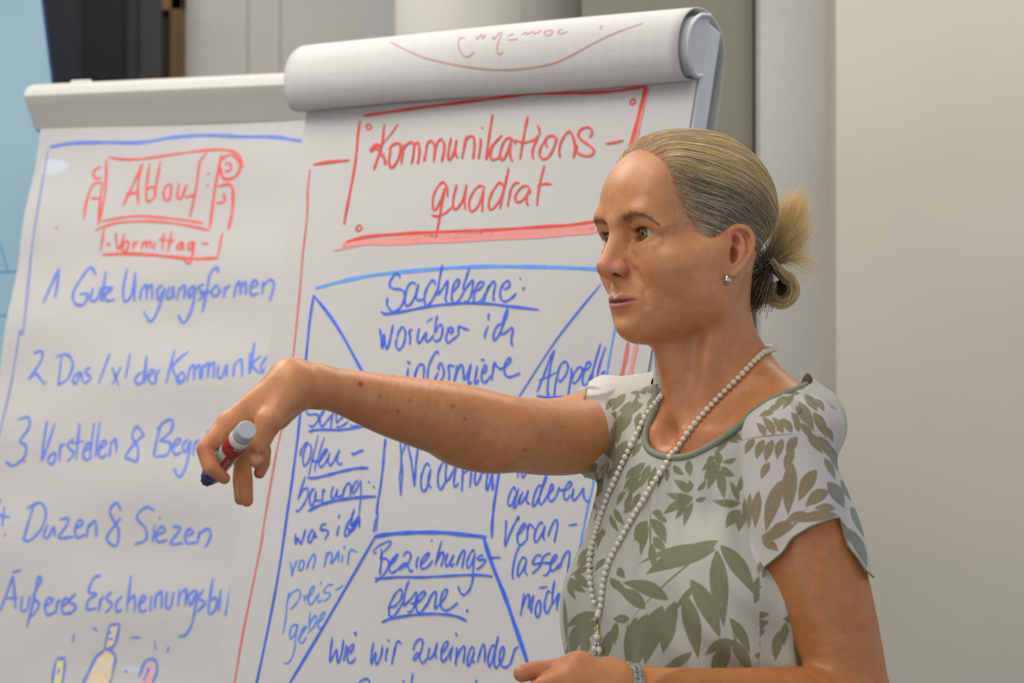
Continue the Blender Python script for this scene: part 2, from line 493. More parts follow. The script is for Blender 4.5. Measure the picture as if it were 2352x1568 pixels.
  '245,270 245,370 270,310 295,365 320,300 340,225', '420,245 395,240 365,310 370,350 400,330 430,250', '*5 430,250 425,290 450,295', '540,175 500,185 480,230 540,235 555,265 520,325', '660,190 645,240 640,290', '650,125 665,90', '790,130 760,140 720,220 715,290 750,270 790,200 850,110', '805,30 780,110 770,190 810,150 850,110 850,210', '730,180 760,250 800,220 845,140']),
 ('blue words von mir', (620, 1160, .2423), 'mid_blue', 4.2, [
  '195,535 205,600 212,665 225,600 260,515', '300,515 275,570 280,615 310,600 325,540 305,515', '370,530 350,610', '355,570 400,480 430,470 425,540 405,610', '540,440 530,520 515,585', '530,500 570,440 590,480 580,545 610,520 650,430', '655,430 650,500 655,530', '690,470 685,545', '700,415 712,380', '750,440 745,510 735,560', '745,480 770,420 830,445']),
 ('blue word preis', (620, 1160, .2423), 'mid_blue', 4, [
  '185,820 165,920 150,1080 125,1220', '165,900 210,830 270,800 290,840 265,910 210,975 190,985', '320,850 335,920', '335,870 360,850', '345,890 400,830 420,770 390,790 365,870 375,940 410,920 450,850', '470,830 450,890 470,915 500,890', '480,750 488,715', '600,750 550,760 510,820 560,830 570,860 510,915', '620,800 650,790 700,755']),
 ('blue word gebe', (620, 1160, .2423), 'mid_blue', 4, [
  '265,1130 215,1140 190,1210 195,1265 235,1220 265,1130', '265,1130 245,1240 235,1360 200,1460 160,1500 140,1490', '265,1270 310,1210 345,1150 320,1160 285,1230 280,1290 310,1300 350,1240', '385,1010 375,1090 370,1170', '370,1140 420,1050 440,1060 430,1130 360,1210', '450,1110 500,1070 520,1010 490,1030 460,1110 465,1165 520,1140']),
 ('blue word Nachricht', (840, 1020, .1403), 'blue', 4.6, [
  '*3.5 570,-250 575,40 595,300 605,500 575,840', '*3.5 670,-180 640,40 590,180 575,420 560,560 575,840', '640,-200 705,70 750,280 800,690', '800,690 815,480 830,280 850,120 880,-80', '1050,365 1015,310 970,360 915,520 910,680 945,770 1000,720 1040,560 1070,400', '1070,400 1030,560 1040,660 1075,715', '1330,310 1290,280 1240,340 1190,480 1190,660 1230,740 1290,650 1320,580',
  '1370,60 1340,240 1315,420 1320,600 1370,560 1440,430 1500,300', '1500,300 1460,500 1445,640 1470,695 1525,630', '1585,330 1590,450 1585,600 1575,770', '*5 1585,460 1640,450 1720,360', '1740,350 1725,520 1705,710', '1820,370 1790,520 1790,620 1815,660 1870,570 1900,460', '1900,380 1910,460 1960,440 2010,380', '2040,200 2015,380 1985,560 1975,700 1990,750 2030,650 2070,480', '2100,200 2090,390 2075,560 2080,750 2095,640', '2080,450 2190,440']),
 ('blue word Beziehungs underlined', (840, 1210, .1530), 'blue', 4.3, [
  '*3.5 110,365 200,280 330,220 385,225 350,290 250,400 220,470', '*3.5 120,405 165,375', '240,320 240,480 225,620 215,720', '210,470 300,470 350,520 340,600 270,720 140,825', '360,580 430,510 485,420 460,420 390,510 355,610 390,685 450,660 510,610', '565,440 620,370 680,400 670,480 620,560 500,650', '500,620 590,540 630,570 670,660 720,640',
  '800,440 765,530 770,620', '990,215 1000,185', '840,560 920,470 960,385 900,420 840,510 825,590 870,625 950,580 1015,490', '1145,205 1090,400 1045,580', '1060,530 1120,410 1170,375 1170,470 1130,590', '1240,385 1205,490 1210,585 1250,560 1330,410', '1330,410 1280,530 1295,590 1340,540', '1430,390 1390,500 1365,580', '1385,520 1440,390 1480,345 1490,400 1465,520 1450,625',
  '1640,370 1610,350 1550,440 1520,560 1545,610 1600,530 1645,390', '1645,390 1620,560 1610,760 1580,900 1520,990 1460,1015 1410,950 1395,880', '1770,435 1730,425 1685,470 1700,495 1790,485 1800,510 1740,590 1660,640', '1850,460 1920,460 2030,455', '*4.8 145,770 250,770 500,750 850,752 1200,735 1500,720 1750,720 1905,745']),
 ('blue word ebene underlined', (840, 1210, .1530), 'blue', 4.3, [
  '360,1195 430,1190 520,1100 555,990 530,935 460,990 380,1130 350,1250 370,1340 430,1330 510,1220 575,1120', '660,795 610,920 580,1080 580,1190', '580,1190 680,1080 765,980 760,1080 720,1220 670,1275 630,1270', '680,1150 780,1130 860,1060 900,980 860,970 790,1060 760,1180 790,1285 850,1260 920,1150', '980,1030 940,1130 915,1200', '930,1160 990,1030 1050,965 1065,1010 1050,1110 1040,1225 1110,1160',
  '1110,1160 1190,1060 1230,945 1180,950 1130,1070 1130,1180 1190,1250 1280,1220 1390,1130', '*5.5 1530,1230 1525,1280', '*5 245,1435 330,1390 500,1350 750,1315 1000,1300 1250,1315 1400,1350 1525,1410']),
 ('blue words wie wir zueinander', (740, 1430, .2041), 'blue', 4.3, [
  '120,155 100,300 90,435 165,300 170,400 185,445 225,330 245,185', '285,245 260,350 245,430', '390,100 370,120 395,135', '310,350 350,290 355,240 310,280 285,370 300,440 340,445 385,390', '585,215 560,340 555,460 605,330 600,420 620,465 665,370 685,250', '745,275 720,360 720,430', '745,185 758,212', '830,260 805,370 785,470', '810,340 840,230 870,205 890,240',
  '1030,310 1050,230 1110,180 1135,220 1110,330 1050,415 1035,390 1080,340 1110,420 1140,450 1190,390', '1215,275 1195,360 1215,405 1260,350 1300,225', '1300,225 1275,330 1290,400', '1350,345 1400,280 1420,215 1380,230 1345,320 1345,410 1370,435 1420,370 1460,290', '1475,260 1450,340 1445,425', '1510,105 1515,150', '1520,270 1510,400 1505,480', '1510,410 1560,300 1605,265 1605,340 1590,455',
  '1715,300 1690,270 1650,350 1635,470 1660,470 1700,370 1715,310', '1700,360 1690,430 1725,440', '1775,330 1750,445', '1760,400 1800,270 1825,245 1835,320 1830,450', '1945,250 1910,270 1870,390 1880,490 1915,430 1950,300 1985,150', '1985,150 1945,350 1940,470 1960,505 2000,460', '2000,460 2040,380 2050,290 2030,270 2000,350 2000,440 2050,500 2110,470 2150,370 2170,300 2220,265',
  '410,690 460,640 520,632 545,690', '905,662 935,655', '1025,565 1005,690', '1735,640 1742,690']),
 ('blue word anderen', (1140, 1060, .2424), 'blue', 4.2, [
  '205,20 205,150', '235,60 250,150 290,100', '185,290 170,240 135,290 110,380 130,420 165,370 215,250', '215,250 170,400 170,440 200,400 235,310', '255,280 220,370 230,400 280,330 305,265', '305,265 285,370 320,400', '430,230 400,230 360,320 345,410 370,410 420,300 475,150 470,140 440,220 410,330 415,400 450,380 490,310',
  '490,310 530,270 540,220 520,225 495,310 510,375 560,340 595,250', '595,240 610,270 660,260', '640,270 690,250 715,200 690,195 650,260 640,330 665,360 710,310', '735,250 720,340 740,365 790,310 830,245', '830,245 830,330 860,375 890,370']),
 ('blue word veran', (1140, 1060, .2424), 'blue', 4.2, [
  '95,550 90,680 85,800 140,660 210,520 205,560', '190,690 240,660 275,600 260,585 215,660 200,730 225,790 290,740', '300,600 295,680 290,740', '300,650 315,590 350,620 365,640', '445,590 420,575 375,650 360,740 385,755 430,690 465,605', '465,605 445,700 460,745', '510,650 490,710', '495,690 540,580 570,550 580,610 550,765', '685,605 770,590']),
 ('blue word lassen', (1140, 1060, .2424), 'blue', 4.2, [
  '225,790 180,900 155,1050 160,1115', '290,930 255,905 215,970 200,1060 215,1080 260,1010 290,930', '290,930 270,1030 300,1075', '430,890 380,890 345,960 370,970 430,955', '430,955 400,1010 340,1060', '515,865 460,890 430,950 500,960 520,980', '520,980 490,1060 445,1080', '500,970 550,940 575,890 550,890 515,970 520,1030 560,1020 600,960', '620,960 590,1020', '600,990 650,880 685,845 695,900 675,1055']),
 ('blue word moechte', (1140, 1060, .2424), 'blue', 4.2, [
  '265,1240 250,1350 230,1460', '245,1380 290,1270 315,1270 305,1390 320,1340 360,1260', '355,1265 340,1350 330,1435', '405,1310 375,1380 375,1450 395,1470 420,1410 420,1330 405,1310', '405,1195 490,1183', '520,1240 490,1230 460,1330 465,1420 490,1425 530,1340', '555,1120 535,1240 535,1340 560,1310 600,1245 580,1340 575,1410', '660,1115 640,1240 625,1425', '635,1335 670,1330', '700,1350 740,1310 730,1290 700,1340 710,1400 760,1380']),
]
ROLL = [
 ('faded red writing on the turned sheet', (880, 30, .2551), 'faded_red', 3.2, [
  '70,265 200,330 400,410 700,475 1000,508 1250,500 1500,460 1650,405 1850,300 2050,200 2340,95', '690,225 680,290 710,370 760,395 800,375 820,350', '690,228 740,230', '845,215 850,240 890,195 900,235 930,195', '990,210 1000,240 1040,195 1070,185 1035,280 1030,350 1055,375 1080,350', '1120,215 1180,190', '1120,245 1215,238', '1250,200 1290,178 1300,195 1350,172 1370,190 1430,160', '1490,158 1455,180 1475,205 1520,190 1525,165 1490,158', '1620,150 1580,165 1590,190 1670,170', '1985,118 1960,130 1970,155']),
]
FAR = [
 ('blue border line', (0, 160, .3826), 'blue', 8.5, ['300,465 450,440 650,437 850,437 1050,405 1250,395 1450,402 1650,405 1830,430 2100,440']),
 ('pale blue border line down the side', (0, 0, 1), 'pale_blue', 5, ['110,345 92,451 73,573 54,760 46,760 26,880 0,990 -30,1100']),
 ('red banner with two figures', (0, 160, .3826), 'red', 5.5, [
  '650,525 760,540 900,530 1100,500 1300,480 1400,490', '640,540 630,750 590,930', '*7 1330,510 1290,720 1260,950', '610,910 800,880 1000,890 1220,920', '570,965 700,920 900,910 1100,930 1260,965', '605,580 565,610 570,650 610,650', '620,680 560,690 520,790 505,900', '545,770 610,775', '615,690 600,800 590,920',
  '*7 1330,540 1380,510 1430,540 1440,600 1400,650 1340,650 1325,590', '1350,570 1380,560 1385,600 1350,610', '1380,480 1440,520 1455,590', '*7 1310,700 1380,690 1400,750 1390,880 1370,960', '1300,800 1350,790 1340,740', '625,960 605,1090', '1335,980 1310,1120', '*8 615,1110 800,1105 1000,1120 1150,1135 1310,1130']),
 ('red word Ablauf', (0, 160, .3826), 'red', 5.5, [
  '740,815 800,690 855,565', '855,565 830,680 830,810', '*8 760,745 830,735', '900,560 880,700 885,790 930,760 920,700 885,720', '965,545 940,680 930,770', '1020,680 985,720 990,780 1020,770 1030,690 1020,790', '1075,680 1065,760 1090,770 1120,690', '1240,500 1200,560 1180,700 1140,890', '*7 1110,765 1180,750', '*7 1250,620 1255,630', '*7 1245,690 1250,700']),
 ('red word Vormittag', (0, 160, .3826), 'red', 5.5, [
  '695,980 710,1080 750,985', '750,1030 735,1080 760,1085 775,1040 750,1030', '805,1030 800,1080', '803,1050 830,1030', '860,1030 850,1080', '855,1050 880,1030 880,1075', '880,1050 905,1030 905,1075', '930,1030 925,1080', '985,980 975,1080', '955,1020 1000,1020', '1030,970 1010,1090', '1000,1030 1050,1025', '1090,1030 1065,1060 1080,1080 1100,1035 1100,1085', '1165,1030 1130,1050 1140,1085 1165,1035 1150,1140 1130,1165 1105,1140', '640,1050 665,1048', '1210,1040 1250,1045']),
 ('blue line 1 Gute Umgangsformen', (0, 160, .3826), 'blue', 6, [
  '355,1190 310,1290 260,1400', '355,1190 345,1290 330,1370', '575,1230 545,1185 490,1250 440,1340 450,1400 500,1410 530,1350 480,1345', '560,1310 545,1380 580,1380 610,1310 605,1390', '635,1210 615,1390', '600,1310 680,1305', '630,1350 670,1320 660,1310 635,1350 640,1385 690,1380', '765,1190 740,1320 750,1390 790,1350 815,1220', '815,1220 805,1390', '850,1310 840,1380', '845,1330 880,1290 880,1380', '880,1330 910,1290 915,1380',
  '980,1290 945,1320 950,1380 990,1310 950,1440 905,1510 865,1450', '1020,1300 1000,1370 1030,1360 1040,1300 1045,1375', '1075,1310 1065,1380', '1070,1330 1110,1290 1105,1375', '1170,1295 1135,1320 1140,1370 1175,1310 1150,1440 1105,1520 1070,1470', '1225,1285 1190,1310 1225,1345 1190,1385', '1310,1220 1300,1185 1260,1230 1240,1340 1215,1455', '1195,1345 1265,1330', '1300,1290 1270,1330 1290,1360 1320,1330 1300,1290', '1350,1300 1345,1370', '1348,1320 1385,1290',
  '1420,1290 1405,1365', '1412,1310 1440,1270 1445,1350', '1445,1310 1475,1270 1475,1350', '1500,1310 1545,1290 1530,1260 1505,1300 1510,1350 1555,1340', '1580,1270 1575,1350', '1578,1300 1620,1260 1645,1290 1620,1385']),
 ('blue line 2 Das 1x1 der Kommunikation', (0, 760, .5152), 'blue', 6, [
  '150,100 185,90 185,130 130,215 160,190 200,240', '275,110 260,240', '250,115 300,105 325,150 300,215 255,240', '355,180 325,215 340,235 360,185 370,230', '405,160 380,180 405,210 375,235', '490,100 440,235', '500,160 530,245', '540,160 500,240', '580,100 560,210', '640,180 610,200 605,230 635,225 655,110', '655,110 645,235', '660,205 690,180 670,175 660,210 680,235 700,220', '695,190 695,230', '695,200 712,170',
  '780,80 740,235', '840,90 770,160 810,235', '810,180 790,215 800,235 825,205 810,180', '845,165 835,225', '840,180 865,150 865,220', '865,180 890,150 890,215', '905,150 900,215', '903,170 930,140 925,210', '925,170 955,140 950,210', '975,150 970,200 990,205 1010,150 1010,205', '1045,140 1040,205', '1042,160 1075,125 1080,205', '1115,95 1110,190', '1135,50 1115,190', '1165,110 1125,150 1160,190', '1195,110 1165,150 1175,185 1200,120 1200,180', '1225,80 1215,180', '1210,115 1240,112']),
 ('blue line 3 Vorstellen und Begruessen', (0, 760, .5152), 'blue', 6, [
  '80,395 125,385 130,430 90,490 115,510 110,560 60,600 25,580', '210,400 195,500 190,575 245,410', '240,540 215,570 230,595 250,560 240,540', '270,500 265,580', '268,520 290,500', '330,480 300,510 330,545 300,580', '355,410 340,575', '320,500 375,490', '375,540 405,510 390,500 370,545 385,575 410,560', '420,410 400,570', '445,405 425,560', '440,530 475,500 460,490 440,530 450,565 480,545', '495,490 490,560', '492,510 515,480 520,545',
  '640,460 610,425 590,470 615,520 610,580 580,570 560,560 600,500 645,460', '720,410 700,480 685,560', '700,440 740,400 770,400 760,450 710,490', '715,490 760,500 745,550 690,560', '770,520 805,490 790,480 770,515 780,550 810,540', '840,480 815,510 825,540 850,490 830,600 800,650 775,610', '870,490 860,555', '865,510 890,480', '925,445 930,452', '915,490 910,545 935,545 945,490', '970,480 965,540', '1000,470 985,500 1005,520 980,550']),
 ('blue line 4 Duzen und Siezen', (0, 760, .5152), 'blue', 6, [
  '5,750 -20,810 45,830', '20,780 10,870', '150,780 125,860 105,930', '120,790 180,765 205,810 185,880 130,935 100,920', '215,860 195,910 215,920 240,870 245,915', '265,840 305,835 295,870 262,920 330,915', '330,880 370,860 355,840 335,880 345,920 380,905', '395,860 385,920', '390,880 425,845 430,920', '540,800 520,765 490,800 510,850 530,890 520,955 485,940 480,910 540,830', '690,800 650,785 610,830 650,880 650,930 600,950',
  '690,860 680,940', '708,833 716,833', '695,910 735,890 720,870 695,905 705,940 745,930', '770,870 805,880 760,945 815,945', '825,915 860,900 845,880 825,910 835,945 875,940', '890,890 880,950', '885,910 925,880 940,910 915,965']),
 ('blue line 5 Aeusseres Erscheinungsbild', (0, 760, .5152), 'blue', 6, [
  '0,1250 30,1170 60,1090', '60,1090 70,1240', '20,1190 80,1190', '55,1075 95,1065', '100,1180 95,1240 120,1240 135,1180', '120,1320 150,1200 170,1100 185,1110 150,1180 175,1220 140,1275', '200,1230 235,1200 215,1190 200,1230 215,1265 245,1250', '255,1200 250,1260', '253,1220 270,1195', '275,1230 305,1205 290,1190 275,1230 285,1260 310,1250', '340,1170 310,1200 340,1230 305,1265',
  '450,1090 420,1100 395,1160 430,1170 395,1200 390,1240 430,1235', '450,1190 440,1250', '445,1210 465,1180', '500,1160 475,1190 500,1220 470,1255', '545,1180 520,1210 520,1250 545,1240', '585,1090 565,1250', '570,1210 600,1180 600,1250', '620,1220 650,1190 635,1180 620,1220 630,1250 655,1240', '675,1180 670,1250', '695,1170 690,1240', '693,1190 720,1160 720,1235', '745,1160 740,1225 760,1230 775,1160', '800,1150 795,1225', '798,1180 830,1150 825,1225',
  '875,1150 840,1180 850,1220 880,1160 860,1290 830,1350 795,1360', '910,1150 885,1190 915,1210 880,1250', '950,1100 930,1250 960,1240 965,1190 935,1200', '985,1150 975,1250', '1045,1095 1020,1200 1005,1270', '1020,1210 1025,1265']),
 ('red dots after the numbers', (0, 760, .5152), 'red_thin', 7, ['203,226 210,228', '106,580 113,580', '18,908 26,908', '250,-462 256,-460']),
 ('drawn figures at the foot of the list', (0, 760, .5152), 'blue', 5.5, [
  '*7 490,1310 535,1305', '490,1310 465,1420', '535,1305 510,1400 470,1420', '465,1425 430,1450 400,1510 370,1568 360,1600', '490,1420 515,1450 505,1510 490,1568', '*7 252,1460 290,1455', '250,1470 240,1520 230,1590', '290,1460 285,1520 275,1590', '620,1540 650,1470 690,1465 702,1510 680,1568', '640,1560 660,1520 670,1500', '480,1340 500,1345', '485,1370 505,1372', '265,1500 260,1530', '655,1500 665,1520',
  '*4 415,1320 435,1335', '*4 580,1365 625,1365', '*4 690,1380 695,1420', '*4 755,1405 745,1430', '*4 555,1510 570,1520', '*4 330,1350 325,1390']),
]
FILLS = [
 ('tan coloured figure', 'tan', (0, 760, .5152), ['475,1425 440,1455 410,1510 385,1580 490,1580 502,1510 508,1450', '492,1315 528,1312 508,1395 472,1412']),
 ('yellow coloured figure', 'yellow', (0, 760, .5152), ['256,1475 284,1470 278,1580 240,1580']),
 ('pink coloured figure', 'rose', (0, 760, .5152), ['650,1490 685,1485 690,1515 670,1575 630,1575']),
]
# ------------------------------------------------------------------ the two flip charts
INK = {}
for nm, rgb in (('red', (226, 50, 40)), ('red_thin', (218, 88, 84)), ('pink', (230, 140, 134)), ('faded_red', (196, 132, 128)), ('blue', (38, 88, 230)), ('mid_blue', (74, 130, 236)), ('glare_blue', (92, 124, 226)), ('glare_red', (228, 80, 72)),
                ('light_blue', (80, 146, 240)), ('pale_blue', (128, 144, 202)), ('tan', (226, 204, 172)), ('yellow', (214, 216, 140)), ('rose', (226, 170, 178))):
    m = Mat('ink_' + nm, srgb(*rgb), 0.6)
    r, g, b = rgb
    k = 1.16 if nm != 'pink' else 1.10
    m.link(m.ramp(m.noise(90 if nm != 'pink' else 240, 3, 0.6), [(0.35, srgb(*rgb)), (0.70, srgb(*[min(255, 255 - (255 - c) / k) for c in rgb]))]), m.b.inputs['Base Color'])
    INK[nm] = m

M_paper = Mat('paper', rough=0.75)
M_paper.link(M_paper.ramp(M_paper.noise(3.0, 2), [(0.3, srgb(192, 190, 189)), (0.7, srgb(197, 195, 194))]), M_paper.b.inputs['Base Color'])
M_squared = Mat('squared_paper', rough=0.75)
tcs = M_squared.node('ShaderNodeTexCoord')
sxy = M_squared.node('ShaderNodeSeparateXYZ')
M_squared.link(tcs.outputs['UV'], sxy.inputs[0])
acc = None
for ax in (0, 1):
    fr_ = M_squared.node('ShaderNodeMath', operation='PINGPONG')
    M_squared.link(sxy.outputs[ax], fr_.inputs[0])
    fr_.inputs[1].default_value = 0.0125
    lt = M_squared.node('ShaderNodeMath', operation='LESS_THAN')
    M_squared.link(fr_.outputs[0], lt.inputs[0])
    lt.inputs[1].default_value = 0.0005
    if acc is None:
        acc = lt.outputs[0]
    else:
        mx = M_squared.node('ShaderNodeMath', operation='MAXIMUM')
        M_squared.link(acc, mx.inputs[0])
        M_squared.link(lt.outputs[0], mx.inputs[1])
        acc = mx.outputs[0]
M_squared.link(M_squared.ramp(acc, [(0.0, srgb(198, 197, 196)), (1.0, srgb(188, 190, 194))]), M_squared.b.inputs['Base Color'])
M_paper.bump(M_paper.noise(9, 4, 0.55), 0.22, 0.01)
M_grey = Mat('grey_plastic', srgb(196, 200, 206), 0.4)
M_rail = Mat('pale_blue_grey_board', srgb(200, 208, 218), 0.45)
M_alu = Mat('aluminium', srgb(190, 192, 195), 0.35, 0.9)
M_lightbar = Mat('light_grey_clamp', srgb(206, 205, 198), 0.5)


class Board:
    """Plane of a leaning flip chart: u to the viewer's right, e up along the board, n toward the viewer."""

    def __init__(self, anchor, yaw, lean):
        a, t = math.radians(yaw), lean
        s, c = math.sin(a), math.cos(a)
        self.o = np.asarray(anchor)
        self.u = np.array([c, -s, 0])
        e = np.array([s * t, c * t, 1])
        self.e = e / np.linalg.norm(e)
        self.n = np.cross(self.u, self.e)
        if self.n[1] > 0:
            self.n = -self.n

    def at(self, a, b, h=0.0):
        return self.o + self.u * a + self.e * b + self.n * h

    def ab(self, px, py, h=0.0):
        r = ray(px, py)
        o = self.o + self.n * h
        t = (o - CAM).dot(self.n) / r.dot(self.n)
        q = CAM + r * t - self.o
        return q.dot(self.u), q.dot(self.e)


def sheet_mesh(bd, left, right, top, bottom, wave, nu=60, nv=90, hang=0.0):
    """A paper sheet between two traced side edges (functions of the height b), gently wavy."""
    verts, faces = [], []
    for j in range(nv + 1):
        b = top + (bottom - top) * j / nv
        l, r = left(b), right(b)
        for i in range(nu + 1):
            a = l + (r - l) * i / nu
            verts.append(bd.at(a, b, wave(a, b)))
    for j in range(nv):
        for i in range(nu):
            k = j * (nu + 1) + i
            faces.append((k, k + 1, k + nu + 2, k + nu + 1))
    return mesh_from('sheet', verts, faces)


def bvh_of(*objs):
    vs, fs = [], []
    for o in objs:
        k = len(vs)
        vs += [o.matrix_world @ v.co for v in o.data.vertices]
        fs += [[i + k for i in p.vertices] for p in o.data.polygons]
    return BVHTree.FromPolygons(vs, fs)


def hit(bvh, px, py):
    r = Vector(ray(px, py)).normalized()
    loc, nor, idx, dist = bvh.ray_cast(Vector(CAM), r)
    if loc is None:
        return None
    if nor.dot(r) > 0:
        nor = -nor
    return np.array(loc), np.array(nor)


def ribbon(bm, bvh, pts, width, lift):
    """A pen stroke lying on a surface: pts in photo pixels, width in photo pixels."""
    P = []
    for x, y in pts:
        h = hit(bvh, x, y)
        if h is not None:
            P.append((h[0], h[1]))
    if len(P) < 2:
        return
    n = len(P)
    L, R = [], []
    for i, (p, nn) in enumerate(P):
        t = P[min(i + 1, n - 1)][0] - P[max(i - 1, 0)][0]
        if np.linalg.norm(t) < 1e-7:
            t = np.array([1e-4, 0, 0])
        s = np.cross(nn, t)
        s /= np.linalg.norm(s) + 1e-12
        w = width * p[1] / F / 2
        k = min(1.0, 0.62 + 0.38 * min(i, n - 1 - i) / 2.0)
        k *= 1 + 0.16 * math.sin(i * 0.9 + pts[0][0])
        q = p + nn * lift
        L.append(bm.verts.new(q + s * w * k))
        R.append(bm.verts.new(q - s * w * k))
    for i in range(n - 1):
        bm.faces.new((L[i], R[i], R[i + 1], L[i + 1]))


def letter(parent, bvh, words, lift=0.0006):
    for wi, (label, (ox, oy, s), ink, w0, strokes) in enumerate(words):
        bm = bmesh.new()
        for st in strokes:
            w = w0
            if st[0] == '*':
                head, st = st[1:].split(' ', 1)
                w = float(head)
            p = np.array([[float(v) for v in q.split(',')] for q in st.split()])
            p = p * s + np.array([ox, oy])
            if len(p) > 2:
                p = spline(p, 5)
            else:
                p = np.array([p[0] + (p[1] - p[0]) * t for t in np.linspace(0, 1, 6)])
            ribbon(bm, bvh, p, w, lift + 0.00008 * (wi % 6) + (0.0006 if ink in ('blue', 'red') else 0))
        o = obj('lettering' if 'word' in label or 'line ' in label or 'heading' in label else 'drawing', bm, INK[ink], parent)
        o['label'] = label
        o['kind'] = 'stuff'


def fill_shapes(parent, bvh, fills):
    for label, ink, (ox, oy, s), polys in fills:
        bm = bmesh.new()
        for st in polys:
            p = np.array([[float(v) for v in q.split(',')] for q in st.split()]) * s + np.array([ox, oy])
            vs = []
            for x, y in p:
                h = hit(bvh, x, y)
                if h is not None:
                    vs.append(bm.verts.new(h[0] + h[1] * 0.0004))
            if len(vs) > 2:
                bm.faces.new(vs)
        o = obj('drawing', bm, INK[ink], parent)
        o['label'] = label
        o['kind'] = 'stuff'


def flat_box(bd, a0, a1, b0, b1, h0, h1, mat, name, parent, bevel=0.002):
    bm = bmesh.new()
    box_bm(bm, lambda x, y, z: bd.at(x, y, z), (a0, b0, h0), (a1, b1, h1), bevel)
    return obj(name, bm, mat, parent)


def extrude_profile(bd, prof, a0, a1, name, mat, parent, nu=1, closed=True, wob=None, smooth=True):
    """Profile in (h, b) swept along u; closed profiles get end caps."""
    verts, faces = [], []
    n = len(prof)
    for i in range(nu + 1):
        f = i / nu
        for k, (h, b) in enumerate(prof):
            dh, db = wob(f, k) if wob else (0, 0)
            verts.append(bd.at(a0(b) + (a1(b) - a0(b)) * f if callable(a0) else a0 + (a1 - a0) * f, b + db, h + dh))
    m = n if closed else n - 1
    for i in range(nu):
        for k in range(m):
            k2 = (k + 1) % n
            faces.append((i * n + k, i * n + k2, (i + 1) * n + k2, (i + 1) * n + k))
    if closed:
        faces.append(tuple(range(n)))
        faces.append(tuple(nu * n + k for k in range(n))[::-1])
    me = mesh_from(name, verts, faces)
    arc = np.concatenate([[0], np.cumsum(np.linalg.norm(np.diff(np.array(prof), axis=0), axis=1))])
    uv = me.uv_layers.new(name='UVMap')
    for l in me.loops:
        i, k = divmod(l.vertex_index, n)
        uv.data[l.index].uv = (i / nu * 0.66, arc[k])
    return obj(name, me, mat, parent, smooth)


def easel_legs(bd, parent, a0, a1, b_low):
    """Two front legs in the board's plane and one prop leg behind."""
    for a in (a0, a1):
        top = bd.at(a, b_low + 0.12, -0.06)
        d = -bd.e
        foot = top + d * (top[2] - 0.012) / -d[2]
        foot2 = foot + np.array([bd.n[0], bd.n[1], 0]) * 0.10
        l = obj('leg', tube_mesh('leg', [top, foot2], 0.014, 12), M_alu, parent, True)
        obj('rubber_foot', tube_mesh('f', [foot2 + np.array([0, 0, 0.02]), foot2 - np.array([0, 0, 0.011])], 0.018, 12), M_dark, l, True)
    m = (a0 + a1) / 2
    top = bd.at(m, b_low + 0.5, -0.075)
    foot = np.array([top[0] - bd.n[0] * 0.62, top[1] - bd.n[1] * 0.62, 0.012])
    l = obj('leg', tube_mesh('leg', [top, foot], 0.014, 12), M_alu, parent, True)
    obj('rubber_foot', tube_mesh('f', [foot + np.array([0, 0, 0.02]), foot - np.array([0, 0, 0.011])], 0.018, 12), M_dark, l, True)
    flat_box(bd, a0 - 0.05, a1 + 0.05, b_low - 0.03, b_low - 0.005, -0.02, 0.07, M_grey, 'pen_tray', parent)


def edge_fn(bd, pxs):
    ab = sorted([bd.ab(x, y)[::-1] for x, y in pxs])
    bs, as_ = [q[0] for q in ab], [q[1] for q in ab]

    def f(b):
        if b < bs[0]:
            return as_[0] + (as_[1] - as_[0]) / (bs[1] - bs[0]) * (b - bs[0])
        if b > bs[-1]:
            return as_[-1] + (as_[-1] - as_[-2]) / (bs[-1] - bs[-2]) * (b - bs[-1])
        return float(np.interp(b, bs, as_))
    return f


# --- near chart
NB = Board(Q(1160, 800, 3.45), 33, 0.306)
near = thing('flip_chart', 'flip chart headed Kommunikationsquadrat in red, behind the woman\'s outstretched arm', 'flip chart', (NB.o[0], NB.o[1], 0))
lf = edge_fn(NB, [(717, 226), (700, 325), (673, 506), (659, 582), (631, 760), (618, 840), (589, 1000), (561, 1172), (546, 1275), (525, 1430), (507, 1568)])
rf = edge_fn(NB, [(1606, 175), (1586, 294), (1541, 560), (1492, 850)])
b_t = NB.ab(1600, 178)[1]
b_t2 = NB.ab(717, 222)[1]
b_low = b_t - 0.99
print('near chart top', b_t, b_t2, 'width', rf(b_t) - lf(b_t), 'low z', NB.at(0, b_low)[2])
wave = lambda a, b: 0.0035 + 0.0022 * math.sin(a * 9 + b * 5) * math.sin(b * 7.5 + 0.6) + 0.004 * max(0, (lf(b) + 0.10 - a) / 0.10) ** 2
a_r = rf(b_t)
flat_box(NB, lf(b_t) + 0.035, a_r + 0.002, b_low - 0.02, b_t + 0.085, -0.040, -0.0005, M_rail, 'board_panel', near, 0.003)
sheet = obj('paper_sheet', sheet_mesh(NB, lf, rf, b_t + 0.01, b_low, wave), M_paper, near, True)
